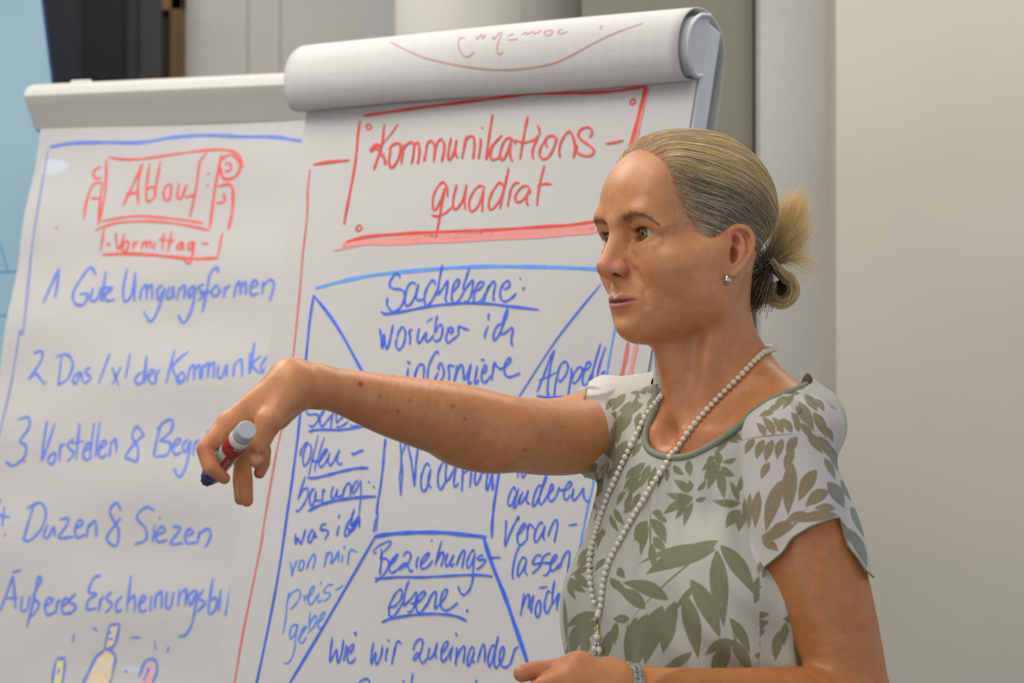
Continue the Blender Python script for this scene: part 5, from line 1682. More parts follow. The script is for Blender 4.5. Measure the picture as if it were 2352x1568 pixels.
bs = brow(1) + brow(-1)
strands('eyebrow_hair', np.array(bs), pick([lin(156, 116, 78), lin(172, 132, 92), lin(128, 92, 60)], [2, 2, 1], len(bs)), np.full(len(bs), 0.000065), person, tip=0.4)
ls = []
for s in (1, -1):
    for k in range(46):
        t = k / 45
        y = 0.0185 + 0.0245 * t
        axz = -0.0046 + 0.0064 * (y - 0.0156) / 0.0274
        zt = axz + 0.0076 * math.sin(math.pi * min(max((y - 0.0156) / 0.0274, 0.02), 0.98) ** 0.9) ** 0.65
        c = EYE_C[0] * np.array([1, 1, 1])
        xx = c[0] + math.sqrt(max(0.0134 ** 2 - (y - 0.031) ** 2 - zt ** 2, 1e-6))
        b0 = np.array([xx, s * y, zt])
        out_ = np.array([0.9, s * (0.1 + 1.1 * (t - 0.35)), -0.10])
        out_ /= np.linalg.norm(out_)
        L_ = RNG.uniform(0.0035, 0.006)
        ls.append([hw(b0 + out_ * L_ * u + np.array([0, 0, 0.0025 * u * u])) for u in np.linspace(0, 1, 6)])
strands('eyelash_hair', np.array(ls), np.tile(lin(52, 36, 28), (len(ls), 1)), np.full(len(ls), 0.00012), person, tip=0.3)
# ------------------------------------------------------------------ person: blouse
# printed leaves: (x0, y0, x1, y1, half width, bend), in a frame of 1200 + .5025 x, 780 + .5025 y photo pixels
LEAVES = [
 # big sprig at the side
 (895,918,640,985,26,-14),(885,950,525,1028,16,30),(880,960,560,1075,42,26),(905,938,1062,1168,34,-14),(888,960,922,1315,38,4),(768,1095,905,1368,38,-14),(738,1160,803,1462,36,-8),(668,1188,452,1108,30,16),
 (700,1195,640,1430,34,10),(640,1215,560,1490,44,12),(572,1250,505,1530,44,10),(520,1265,480,1500,26,8),(562,1232,428,1138,28,14),(490,1276,412,1276,19,0),(480,1290,488,1560,9,0),(895,930,490,1285,4,20),
 (700,1290,640,1440,20,6),(775,1428,640,1502,20,-8),(790,1120,690,1240,14,0),
 # lower right sprig
 (950,1368,830,1445,20,8),(948,1272,1042,1442,22,-10),(945,1372,905,1545,26,6),(955,1375,1050,1532,26,-8),(930,1405,860,1520,22,4),(940,1372,1010,1400,14,6),(1060,1440,1250,1450,26,10),(1080,1470,1180,1540,24,-6),(945,1270,1010,1568,4,-8),(1170,1370,1200,1500,24,0),
 # lower left
 (352,1252,192,1322,20,16),(350,1288,200,1385,26,18),(335,1325,192,1442,26,18),(255,1330,230,1450,22,8),(300,1360,280,1460,20,4),(215,1085,292,1155,17,10),(240,1060,320,1135,18,10),(210,1100,245,1190,13,6),(330,1040,215,1080,12,6),(330,980,250,1060,12,8),(400,1330,380,1470,22,4),(430,1290,420,1400,16,4),(190,1180,205,1420,9,0),
 (400,1090,480,1145,18,8),(440,1040,470,1090,16,6),
 # middle sprig
 (572,828,512,922,22,8),(588,818,655,932,24,-10),(575,850,540,990,15,5),(590,930,606,1052,17,3),(600,900,660,965,20,6),(560,945,505,890,14,6),(585,780,588,1010,4,2),(640,800,590,790,14,4),(660,835,600,800,12,4),
 # sprig under the neckline, right
 (782,722,655,700,18,-10),(778,732,640,800,20,10),(765,700,690,640,18,6),(770,690,760,640,12,4),(790,735,842,718,11,4),(778,745,738,855,15,6),(740,735,690,780,14,4),(750,760,700,820,13,4),(800,690,840,640,11,4),
 (905,572,830,645,20,8),(898,585,845,690,17,6),(908,580,972,622,17,8),(905,592,925,730,19,4),(900,575,880,500,16,6),(890,560,820,600,14,8),(885,540,840,560,12,6),(915,560,980,540,12,6),(940,450,890,520,16,6),(920,430,990,470,14,4),(960,420,1010,460,13,4),
 (1000,746,866,734,17,-8),(988,738,945,645,14,6),(1000,780,930,862,24,10),(1010,790,990,880,18,6),(985,700,1000,620,12,4),
 # gathers under the neckline
 (560,560,490,650,15,6),(585,570,540,680,14,4),(610,580,575,690,13,3),(640,590,620,680,12,3),(665,590,660,650,11,2),(690,575,740,620,14,4),(760,550,770,625,16,4),(550,640,480,720,14,5),(520,620,460,690,12,4),(530,580,470,640,13,4),(545,610,470,700,10,2),
 (470,690,430,760,12,4),(500,700,470,800,14,4),(540,700,500,780,13,4),(420,770,470,850,14,6),(400,800,440,880,12,4),(460,790,520,740,12,6),
 (330,790,318,820,12,0),(395,560,350,660,14,4),(440,570,395,640,13,4),(420,590,390,640,13,3),(470,540,430,610,13,4),(480,460,410,600,19,6),(500,470,470,560,12,3),(350,900,380,870,11,3),(380,1000,330,1060,12,4),(300,950,250,1040,12,5),(370,860,340,960,10,3),
 (545,470,500,540,11,3),(600,260,575,330,14,3),(585,300,560,400,13,3),(540,330,520,420,12,3),(560,380,530,460,12,3),(620,225,600,270,13,3),
 # left sleeve, upper frond
 (1062,452,1018,525,14,6),(1105,456,1070,548,16,6),(1146,456,1112,562,16,6),(1190,452,1165,548,16,6),(1232,446,1226,522,14,4),(1112,440,1068,378,13,6),(1152,435,1094,348,15,6),(1192,428,1140,352,14,6),(1232,424,1180,358,14,6),(1262,420,1240,350,12,4),(1010,456,1270,432,3,-6),
 (1255,440,1210,540,18,6),(1240,500,1200,600,17,5),(1130,560,1090,640,14,4),
 # left sleeve, lower frond
 (1186,640,1112,880,26,8),(1080,690,1064,865,18,4),(1232,560,1214,805,28,4),(1345,592,1262,742,25,8),(1040,700,1036,870,12,2),(1016,720,1020,850,10,2),(1090,900,1262,832,17,10),(1092,908,1222,866,15,6),(1095,918,1172,968,17,-6),(1400,690,1292,765,24,10),(1432,772,1330,772,15,6),(1440,800,1225,835,20,10),(1085,1012,1102,1100,12,3),
 (1095,900,1310,760,4,10),(1230,835,1120,890,17,6),(1300,790,1200,830,14,5),(1085,1080,1075,1180,18,4),(1100,1120,1060,1210,17,4),
 # shoulder
 (1205,258,1150,318,13,4),(1240,250,1190,320,13,4),(1180,300,1120,330,11,4),(1150,330,1080,350,11,4),(1262,282,1332,422,18,-6),(1330,330,1392,452,18,-6),(1302,428,1372,522,18,-6),(1352,440,1424,560,17,-6),(1400,480,1442,604,15,-4),(1290,250,1350,330,16,-4),(1250,300,1300,390,14,-4),(1270,380,1330,460,14,-4),(1390,400,1420,470,11,-3),
 (1230,330,1270,410,12,-4),(1200,360,1160,420,11,4),(1340,270,1380,330,12,-4),(1215,240,1270,245,8,2),(1380,540,1430,640,13,-4),
 # back flap of the sleeve
 (1395,650,1472,772,24,-8),(1502,762,1562,905,20,-8),(1488,862,1576,1042,20,-10),(1455,640,1500,740,14,-5),(1440,820,1500,930,12,-5),
 # right sleeve
 (540,262,420,220,22,-8),(525,268,372,292,24,-10),(532,280,392,332,27,12),(552,292,432,372,18,10),(562,250,520,190,20,8),(572,240,622,200,19,8),(550,232,562,178,17,4),(352,370,284,442,21,10),(346,420,288,520,20,8),(440,352,435,482,17,4),(410,400,420,505,11,2),(350,440,422,562,26,-10),(502,330,440,440,19,8),(590,270,640,215,16,6),(320,500,300,560,13,4),(330,560,335,600,12,2),(290,400,282,470,9,2),
 (480,190,440,230,12,4),(500,210,470,170,10,3),(300,300,280,340,12,4),
]
LV = np.array(LEAVES, float)
LV[:, :2] = LV[:, :2] * .5025 + np.array([1200, 780])
LV[:, 2:4] = LV[:, 2:4] * .5025 + np.array([1200, 780])
LV[:, 4:] *= .5025
slv = (LV[:, 0] > 1715) | ((LV[:, 0] < 1500) & (LV[:, 1] < 1080))
LV[:, 4] *= np.where(slv, 1.28, 1.12)


def leaf_mask(px, py):
    out = np.zeros(len(px))
    for x0, y0, x1, y1, w, b in LV:
        L_ = math.hypot(x1 - x0, y1 - y0)
        r_ = L_ / 2 + w + abs(b)
        i = np.nonzero((np.abs(px - (x0 + x1) / 2) < r_) & (np.abs(py - (y0 + y1) / 2) < r_))[0]
        if not len(i):
            continue
        ux, uy = (x1 - x0) / L_, (y1 - y0) / L_
        dx, dy = px[i] - x0, py[i] - y0
        t = (dx * ux + dy * uy) / L_
        s = -dx * uy + dy * ux - b * 4 * np.clip(t, 0, 1) * (1 - np.clip(t, 0, 1))
        prof = w * np.sin(np.pi * np.clip(t, 0, 1) ** 0.8)
        mm = sstep(-1.4, 1.4, prof - np.abs(s)) * ((t > 0) & (t < 1))
        vein = sstep(0.7, 0.2, np.abs(s)) * (w > 9) * 0.22
        out[i] = np.maximum(out[i], mm * (1 - vein))
    return out


def print_of(P, is_sleeve):
    """Pigment mask of the printed leaves: as seen on the near half, and turned half-way round for the other half."""
    px, py = project(P)
    q = bl(P)
    centre = bw((0.0, 0.0, 0.0))
    away = P[:, 1] > centre[1] + 0.02 + 0.15 * 0
    P2 = P.copy()
    P2[:, 0] = 2 * centre[0] - P[:, 0]
    P2[:, 1] = 2 * centre[1] - P[:, 1]
    px2, py2 = project(P2)
    far_sleeve = (q[:, 1] < -0.12) & (q[:, 2] > -0.16)
    use2 = away & ~far_sleeve
    px, py = np.where(use2, px2, px), np.where(use2, py2, py)
    if not is_sleeve:                                # the print repeats over the side and down to the hem
        rep = (px > 1745) & (py > 1150)
        px = np.where(rep, px - 390, px)
        py = np.where(py > 1560, py - 430, py)
        py = np.where(py > 1560, py - 430, py)
    return leaf_mask(px, py)


def subdivide(V, Qd):
    """Each quad into four, without moving the surface."""
    E = np.concatenate([Qd[:, [0, 1]], Qd[:, [1, 2]], Qd[:, [2, 3]], Qd[:, [3, 0]]])
    E.sort(axis=1)
    U, inv = np.unique(E, axis=0, return_inverse=True)
    inv = inv.reshape(4, -1) + len(V)
    mid = (V[U[:, 0]] + V[U[:, 1]]) / 2
    fc = len(V) + len(U) + np.arange(len(Qd))
    cen = V[Qd].mean(1)
    q = [np.column_stack([Qd[:, k], inv[k], fc, inv[k - 1]]) for k in range(4)]
    return np.concatenate([V, mid, cen]), np.concatenate(q)


def cloth(name, V, Qd, base, leafs, parent, trans=0.0, shoulder=None):
    V, Qd = subdivide(V, Qd)
    me = fast_mesh(name, V, Qd)
    k = print_of(V, name == 'sleeve')
    scratch = 0.80 + 0.20 * np.sin(V[:, 2] * 2600 + 9 * np.sin(V[:, 0] * 170 + V[:, 2] * 60)) * (RNG.uniform(0, 1, len(V)) < 0.5)
    k = k * np.clip(0.75 + 0.25 * scratch, 0, 1) * 0.97
    lc = np.tile(lin(*leafs), (len(V), 1))
    if shoulder is not None:
        lc = lerp3(lc, np.tile(lin(*shoulder), (len(V), 1)), sstep(1880, 1925, project(V)[0] + 0.0 * V[:, 0]))
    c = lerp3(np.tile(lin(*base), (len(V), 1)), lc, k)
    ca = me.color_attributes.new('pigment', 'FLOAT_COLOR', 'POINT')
    ca.data.foreach_set('color', np.column_stack([c, np.ones(len(c))]).astype(np.float32).ravel())
    M = Mat(name + '_fabric', rough=0.8)
    at = M.attr('pigment')
    M.link(at.outputs['Color'], M.b.inputs['Base Color'])
    M.b.inputs['Sheen Weight'].default_value = 0.15
    M.bump(M.noise(900, 2, 0.6, stretch=(1, 1, 0.12)), 0.25, 0.0010)
    if trans:
        tr = M.node('ShaderNodeBsdfTransparent')
        mx = M.node('ShaderNodeMixShader')
        mx.inputs[0].default_value = trans
        M.link(M.b.outputs[0], mx.inputs[1])
        M.link(tr.outputs[0], mx.inputs[2])
        out = M.t.nodes['Material Output']
        M.link(mx.outputs[0], out.inputs['Surface'])
    return obj(name, me, M, parent, True)


top = Sculpt()
top.set_frame(BO, BR)
TZ = np.array([-0.72, -0.62, -0.50, -0.40, -0.33, -0.275, -0.235, -0.19, -0.142, -0.10, -0.06, -0.02])
TA = np.array([0.155, 0.150, 0.142, 0.136, 0.132, 0.127, 0.1195, 0.113, 0.100, 0.086, 0.070, 0.045])
TB = np.array([0.190, 0.186, 0.176, 0.168, 0.165, 0.164, 0.163, 0.158, 0.148, 0.137, 0.115, 0.080])


def torso(p):
    a_, b_ = np.interp(p[:, 2], TZ, TA), np.interp(p[:, 2], TZ, TB)
    x, y = p[:, 0] - 0.006, p[:, 1]
    phi = np.arctan2(y, x)
    low = sstep(-0.12, -0.34, p[:, 2])
    fold = (0.0045 * np.sin(phi * 11 + 1.3 * np.sin(phi * 3 + p[:, 2] * 5)) + 0.0025 * np.sin(phi * 23 + p[:, 2] * 9)) * low
    k = np.sqrt((x / a_) ** 2 + (y / b_) ** 2)
    d = (k - 1) * np.minimum(a_, b_) * 0.95 - fold
    return np.maximum(d, p[:, 2] - 0.0)


top.local(torso, (0, 0, -0.34), 0.48, 0.01)
for s in (1, -1):
    top.ell((0.080, s * 0.062, -0.225), (0.050, 0.060, 0.065), 0.05)
top.cap((0.002, 0.05, -0.050), shl + np.array([-0.008, -0.012, -0.004]), 0.054, 0.0400, 0.03)
top.cap((0.002, -0.05, -0.050), shr + np.array([0.004, 0.022, -0.003]), 0.054, 0.0475, 0.03)
top.ell((0.020, 0, -0.088), (0.0615, 0.107, 0.068), 0.03)
for s in (1, -1):
    top.cap((-0.032, s * 0.075, -0.012), (-0.022, s * 0.11, -0.030), 0.0380, 0.0380, 0.03)
top.ell((-0.045, 0, -0.10), (0.055, 0.12, 0.09), 0.03)


core = Sculpt()
core.prims = body.prims[:N_CORE] + body.prims[N_HEAD:]
core_c, core_r = bw((0, 0, -0.12)), 0.30


def padded(P):
    q = bl(P)
    c_ = (P.min(0) + P.max(0)) / 2
    d = core.eval(P, c_, np.linalg.norm(P.max(0) - c_)) - 0.0042
    return np.maximum(d, np.maximum(np.maximum(np.abs(q[:, 1]) - 0.150, q[:, 0] - 0.06), np.maximum(q[:, 2] - 0.05, -0.24 - q[:, 2])))


top.add(padded, core_c, core_r, 0.008, '+')


def gathers(P, d):
    q = bl(P)
    dx, dy = q[:, 0] - 0.0, q[:, 1]
    phi = np.arctan2(dy, dx)
    rr = np.sqrt((dx / 0.088) ** 2 + (dy / 0.120) ** 2)
    g = sstep(1.75, 1.05, rr) * sstep(0.98, 1.22, rr) * sstep(-0.22, -0.05, q[:, 2])
    ray_ = sstep(2.6, 1.2, rr) * sstep(1.0, 1.3, rr) * sstep(-0.32, -0.06, q[:, 2]) * (dx > 0)
    arm_ = np.exp(-((q[:, 1] - 0.115) / 0.05) ** 2) * sstep(-0.10, -0.16, q[:, 2]) * (dx > 0)
    return -0.0020 * ray_ * np.sin(phi * 17 + 1.5 * np.sin(phi * 4)) - 0.0030 * arm_ * np.sin((q[:, 2] * 0.8 + q[:, 1] * 0.9) * 120) - 0.0022 * g * np.sin(phi * 34 + 2 * np.sin(phi * 5)) - 0.0014 * np.sin(q[:, 1] * 55 + 3 * np.sin(q[:, 2] * 16)) * sstep(-0.08, -0.2, q[:, 2])


top.disp = gathers
Vt, Qt = top.mesh(np.array([-0.15, 2.2, 0.74]), np.array([0.46, 2.92, 1.45]), 0.0024)
Vt = relax(Vt, Qt, 1, 0.5)
bv_t = BVHTree.FromPolygons([Vector(v) for v in Vt], [[int(i) for i in q] for q in Qt])
# neckline, traced on the near half and mirrored
nk = []
for px, py in ((1833, 896), (1806, 902), (1780, 915), (1750, 938), (1720, 963), (1690, 986), (1660, 1007), (1630, 1027), (1600, 1043), (1570, 1053), (1545, 1056), (1520, 1053), (1500, 1046)):
    h_ = hit(bv_t, px, py)
    if h_ is not None:
        nk.append(bl(h_[0])[:2])
nk = np.array(nk)
print('neckline', nk.round(3).tolist())
right = nk[nk[:, 1] > 0.012]
right = right[np.argsort(-right[:, 1])]
ymax = right[0][1]
farh = []
for px, py in ((1500, 1046), (1486, 1034), (1478, 1016), (1480, 995), (1489, 968), (1502, 942), (1516, 918), (1530, 898)):
    h_ = hit(bv_t, px, py)
    if h_ is not None:
        farh.append(bl(h_[0])[:2])
farh = np.array(farh)
print('far neckline', farh.round(3).tolist())
far_s = [tuple(p) for p in farh]
lx, ly = far_s[-1]
loop = np.array([tuple(p) for p in right] + far_s + [(lx - 0.035, min(ly, -0.062) - 0.006), (-0.055, -0.060), (-0.080, -0.03), (-0.085, 0.0), (-0.075, 0.045), (-0.045, ymax * 0.75), (right[0][0] - 0.03, ymax * 0.95)])
loop = spline(loop, 5, closed=True)


def neck_g(P):
    q = bl(P)
    d = -poly_sd(q[:, :2], loop) + 0.0007
    return np.where(q[:, 2] > -0.17, d, 0.05)


def hem_g(P):
    return bl(P)[:, 2] + 0.60 + 0.006 * np.sin(bl(P)[:, 1] * 40)


Vb, Qb = cut(Vt, Qt, neck_g)
Vb, Qb = cut(Vb, Qb, hem_g)
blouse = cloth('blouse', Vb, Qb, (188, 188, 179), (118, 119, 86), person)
blouse['label'] = 'pale blouse printed with olive leaves'
bv_b = BVHTree.FromPolygons([Vector(v) for v in Vb], [[int(i) for i in q] for q in Qb])
M_pipe = Mat('sage_piping', srgb(134, 142, 118), 0.7)


# sleeves
def sleeve(chain_px, rads, cutf, lo, hi, clip_fn, wob):
    s_ = Sculpt()
    s_.chain([Q(*c) for c in chain_px], rads, 0.01, per=8)
    def pad(P):
        c_ = (P.min(0) + P.max(0)) / 2
        d = core.eval(P, c_, np.linalg.norm(P.max(0) - c_)) - 0.0046
        return np.maximum(d, clip_fn(P))
    s_.add(pad, (np.array(lo) + np.array(hi)) / 2, 0.4, 0.008, '+')
    s_.disp = wob
    V_, Q_ = s_.mesh(np.array(lo), np.array(hi), 0.0021)
    V_ = relax(V_, Q_, 1, 0.5)
    return cut(V_, Q_, cutf)


HX = np.array([1650, 1745, 1751, 1754, 1798, 1819, 1864, 1909, 1930, 1938, 1948, 1969, 1991, 2030], float)
HY = np.array([1352, 1348, 1335, 1303, 1267, 1234, 1207, 1191, 1187, 1220, 1255, 1279, 1312, 1345], float)


def near_cut(P):
    px, py = project(P)
    return (np.interp(px, HX, HY) - py) / 2280


Va, Qa = sleeve([(1794, 1012, 2.452), (1804, 1070, 2.450), (1832, 1190, 2.440), (1868, 1320, 2.432), (1880, 1400, 2.43)], [0.0405, 0.0455, 0.0515, 0.0555, 0.057], lambda P: np.minimum(near_cut(P), neck_g(P)),
                [0.18, 2.30, 1.12], [0.46, 2.60, 1.46], lambda P: np.maximum(seg_dist(P, [Q(1800, 990, 2.455), Q(1832, 1190, 2.440), Q(1880, 1400, 2.43)]) - 0.066, 0.100 - bl(P)[:, 1]),
                lambda P, d: -0.0022 * np.sin(P[:, 0] * 95 + P[:, 1] * 60 + 2 * np.sin(P[:, 2] * 18)) * sstep(1.36, 1.26, P[:, 2]))
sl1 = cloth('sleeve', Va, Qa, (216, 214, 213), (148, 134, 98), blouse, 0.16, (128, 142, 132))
HX2 = np.array([880, 905, 950, 1010, 1070, 1105, 1130], float)
HY2 = np.array([1352, 1344, 1337, 1345, 1362, 1373, 1380], float)


def far_cut(P):
    px, py = project(P)
    return (px - np.interp(py, HX2, HY2)) / 2120


Vc, Qc = sleeve([(1330, 1003, 2.605), (1350, 1001, 2.618), (1400, 976, 2.655), (1452, 966, 2.684)], [0.0475, 0.0485, 0.0520, 0.0510], lambda P: np.minimum(far_cut(P), neck_g(P)),
                [0.02, 2.52, 1.24], [0.22, 2.78, 1.46], lambda P: np.maximum(seg_dist(P, [Q(1330, 1003, 2.605), Q(1450, 975, 2.684)]) - 0.062, bl(P)[:, 1] + 0.105),
                lambda P, d: -0.0018 * np.sin(P[:, 0] * 130 + P[:, 2] * 50))
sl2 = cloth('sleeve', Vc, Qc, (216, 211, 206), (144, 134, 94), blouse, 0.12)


bv_sa = BVHTree.FromPolygons([Vector(v) for v in Va], [[int(i) for i in q] for q in Qa])
bv_sc = BVHTree.FromPolygons([Vector(v) for v in Vc], [[int(i) for i in q] for q in Qc])
# piping round the neckline
pip = []
for x, y in loop[::2]:
    loc, nor, i, dist = bv_t.ray_cast(Vector(bw((x, y, 0.25))), Vector((0, 0, -1)))
    if loc:
        best = loc
        for bv_ in (bv_sa, bv_sc):
            l2 = bv_.ray_cast(Vector(bw((x, y, 0.25))), Vector((0, 0, -1)))[0]
            if l2 and l2[2] > best[2] and l2[2] - best[2] < 0.03:
                best = l2
        pip.append(np.array(best))
pip = np.array(pip)
for _ in range(12):
    pip = (np.roll(pip, 1, 0) + pip * 2 + np.roll(pip, -1, 0)) / 4
pp = obj('neck_piping', tube_mesh('np', pip, 0.0038, 10, closed=True), M_pipe, blouse, True)
pp['label'] = 'sage green piping'


# hems of the sleeves: find the rim loops of the cut meshes
def rim_loop(Vm, Qm):
    e = {}
    for q in Qm:
        for a_, b_ in ((q[0], q[1]), (q[1], q[2]), (q[2], q[3]), (q[3], q[0])):
            k_ = (min(a_, b_), max(a_, b_))
            e[k_] = e.get(k_, 0) + 1
    nb = {}
    for (a_, b_), c_ in e.items():
        if c_ == 1:
            nb.setdefault(a_, []).append(b_)
            nb.setdefault(b_, []).append(a_)
    best = []
    seen = set()
    for st in nb:
        if st in seen:
            continue
        path, cur, prev = [st], st, None
        seen.add(st)
        while True:
            nx = [x for x in nb[cur] if x != prev and x not in seen]
            if not nx:
                break
            prev, cur = cur, nx[0]
            seen.add(cur)
            path.append(cur)
        if len(path) > len(best):
            best = path
    P = Vm[best]
    for _ in range(4):
        P = (np.roll(P, 1, 0) + P * 2 + np.roll(P, -1, 0)) / 4
    return P[::2]


for sl, Vm, Qm in ((sl1, Va, Qa), (sl2, Vc, Qc)):
    h_ = obj('sleeve_hem', tube_mesh('hem', rim_loop(Vm, Qm), 0.0011, 6, closed=True), M_pipe, blouse, True)
    h_['label'] = 'sage green rolled hem'

# ------------------------------------------------------------------ trousers and shoes (below the frame)
tr = Sculpt()
tr.set_frame(BO, BR)
tr.ell((-0.005, 0, -0.62), (0.118, 0.168, 0.14), 0.05)
gz = -BO[2]
for s in (1, -1):
    tr.chain([(0.0, s * 0.085, -0.70), (0.02, s * 0.095, -0.92), (0.0, s * 0.10, -1.25), (-0.015, s * 0.10, gz + 0.05)], [0.085, 0.075, 0.06, 0.055], 0.04, per=6)
Vp, Qp = tr.mesh(np.array([-0.25, 2.2, 0.0]), np.array([0.55, 2.95, 0.95]), 0.009)
Vp, Qp = cut(Vp, Qp, lambda P: P[:, 2] - 0.035)
obj('trousers', fast_mesh('trousers', relax(Vp, Qp, 2), Qp), Mat('dark_trousers', srgb(60, 62, 70), 0.85), person, True)
M_shoe = Mat('shoe_leather', srgb(48, 42, 38), 0.45)
for s in (1, -1):
    f = Sculpt()
    f.set_frame(BO, BR)
    f.ell((0.06, s * 0.10, gz + 0.035), (0.125, 0.043, 0.036), 0.03)
    f.ell((-0.03, s * 0.10, gz + 0.055), (0.055, 0.040, 0.056), 0.03)
    f.add(lambda P: 0.002 - P[:, 2], (0.2, 2.6, 0), 2.0, 0.003, '-')
    f.prims[-1] = (lambda P: P[:, 2] - 0.003, np.array([0.2, 2.6, 0]), 2.0, 0.003, '-')
    c0 = bw((0.03, s * 0.10, gz))
    Vs, Qs = f.mesh(c0 - np.array([0.2, 0.2, 0.01]), c0 + np.array([0.2, 0.2, 0.16]), 0.006)
    obj('shoe', fast_mesh('shoe', relax(Vs, Qs, 2), Qs), M_shoe, person, True)

# ------------------------------------------------------------------ necklace, earring, watch
bpy.context.view_layer.update()
bv_all = bvh_of(body_o, blouse)
M_pearl = Mat('mother_of_pearl', srgb(226, 220, 202), 0.25)
M_pearl.link(M_pearl.ramp(M_pearl.noise(160, 3), [(0.3, srgb(206, 198, 172)), (0.7, srgb(238, 234, 222))]), M_pearl.b.inputs['Base Color'])
M_pearl.b.inputs['Coat Weight'].default_value = 0.3
M_silver = Mat('silver', srgb(205, 205, 205), 0.22, 1.0)
M_gold = Mat('pale_gold', srgb(206, 184, 128), 0.25, 1.0)
NA = [(1750, 813), (1728, 835), (1700, 865), (1672, 893), (1627, 941), (1577, 1004), (1542, 1056), (1504, 1112), (1474, 1162), (1446, 1207), (1421, 1252), (1401, 1293), (1391, 1328), (1386, 1363), (1384, 1393), (1379, 1408)]
NB_ = [(1523, 910), (1502, 936), (1486, 961), (1474, 986), (1459, 1016), (1446, 1041), (1434, 1066), (1424, 1087), (1413, 1112), (1401, 1137), (1393, 1162), (1383, 1187), (1376, 1212), (1370, 1232), (1363, 1257), (1358, 1282), (1357, 1308), (1360, 1338), (1363, 1363), (1370, 1388)]
neck = thing('necklace', '', '', Q(1380, 1410, 2.40))
del neck['label'], neck['category']
neck.parent = person
neck.matrix_parent_inverse = person.matrix_world.inverted()
bpy.context.view_layer.update()
bm = bmesh.new()
bmesh.ops.create_icosphere(bm, subdivisions=2, radius=1.0)
for v in bm.verts:                                      # hand-cut, slightly faceted beads
    v.co *= 1 + 0.05 * math.sin(v.co.x * 5 + v.co.z * 7)
bead_me = bpy.data.meshes.new('bead')
bm.to_mesh(bead_me)
bm.free()
bead_me.shade_smooth()
bead_me.materials.append(M_pearl.m)


def bead(p, r, squash=1.0):
    o = bpy.data.objects.new('bead', bead_me)
    o.location = p
    o.scale = (r, r, r * squash)
    o.rotation_euler = (random.uniform(-.4, .4), random.uniform(-.4, .4), random.uniform(0, 6))
    COL.objects.link(o)
    o.parent = neck
    o.matrix_parent_inverse = neck.matrix_world.inverted()
    return o


def string(pxs, rpx):
    """Bead centres along a traced path, spaced one bead apart in space."""
    dense = spline(pxs, 12)
    P = []
    for x, y in dense:
        h_ = hit(bv_all, x, y)
        if h_ is not None:
            P.append(h_[0] + h_[1] * 0.0030)
    P = np.array(P)
    for _ in range(14):
        P[1:-1] = (P[:-2] + 2 * P[1:-1] + P[2:]) / 4
    # keep the smoothed string outside the cloth
    for i, p in enumerate(P):
        loc, nor, k_, dist = bv_all.find_nearest(Vector(p))
        if loc is not None:
            nor = nor if nor.dot(Vector(CAM) - loc) > 0 else -nor
            dpt = (Vector(p) - loc).dot(nor)
            if dpt < 0.0028:
                P[i] = np.array(Vector(p) + nor * (0.0028 - dpt))
    d = np.concatenate([[0], np.cumsum(np.linalg.norm(np.diff(P, axis=0), axis=1))])
    return P, d


STR = []
for pxs in (NA, NB_):
    P, d = string(pxs, 7)
    sp_ = 0.0067
    s0 = 0.0
    while s0 < d[-1]:
        c = np.array([np.interp(s0, d, P[:, i]) for i in range(3)])
        rr = 0.00325 * random.uniform(0.93, 1.05)
        bead(c, rr)
        s0 += sp_
    STR.append(P)
# round the back of the neck
a_, b_ = bl(STR[0][0]), bl(STR[1][0])
path = spline([bw(a_), bw((-0.052, 0.040, 0.046)), bw((-0.075, 0.0, 0.048)), bw((-0.052, -0.045, 0.044)), bw((0.0, -0.062, 0.025)), bw(b_)], 14)
P = []
for p in path:
    zz = bl(p)[2]
    f_ = np.clip((zz - nk_bot[2]) / (nk_top[2] - nk_bot[2]), 0, 1)
    ax = np.array(bw(nk_bot + (nk_top - nk_bot) * f_))
    dirv = p - ax
    dirv[2] = 0
    dirv /= np.linalg.norm(dirv)
    rad0 = np.linalg.norm((p - ax)[:2])
    P.append(ax * np.array([1, 1, 0]) + dirv * max(0.0575, min(rad0, 0.075)) + np.array([0, 0, p[2]]))
P = np.array(P)
for _ in range(6):
    P[1:-1] = (P[:-2] + 2 * P[1:-1] + P[2:]) / 4
d = np.concatenate([[0], np.cumsum(np.linalg.norm(np.diff(P, axis=0), axis=1))])
for s0 in np.arange(0.0064, d[-1] - 0.004, 0.0066):
    bead(np.array([np.interp(s0, d, P[:, i]) for i in range(3)]), 0.0031)
# pendant
hang = lambda x, y: (lambda h_: h_[0] + h_[1] * 0.0042)(hit(bv_all, x, y))
bead(hang(1379, 1413), 0.0034)
obj('clasp_bar', tube_mesh('cb', [hang(1379, 1420), hang(1379, 1436), hang(1379, 1455)], [0.0014, 0.0017, 0.0014], 8), M_gold, neck, True)
bead(hang(1378, 1463), 0.0036)
for x in (1374, 1381.5):
    o = bead(hang(x, 1478), 0.0020)
    o.name = 'silver_bead'
    o.data = o.data.copy()
    o.data.materials.clear()
    o.data.materials.append(M_silver.m)
silver_me = o.data
for x, y in ((1372, 1490), (1383, 1491)):
    bead(hang(x, y), 0.0032, 1.3)
for x in (1372.5, 1382):
    o = bead(hang(x, 1501), 0.0020)
    o.name = 'silver_bead'
    o.data = silver_me
neck['label'] = 'long string of mother-of-pearl beads'

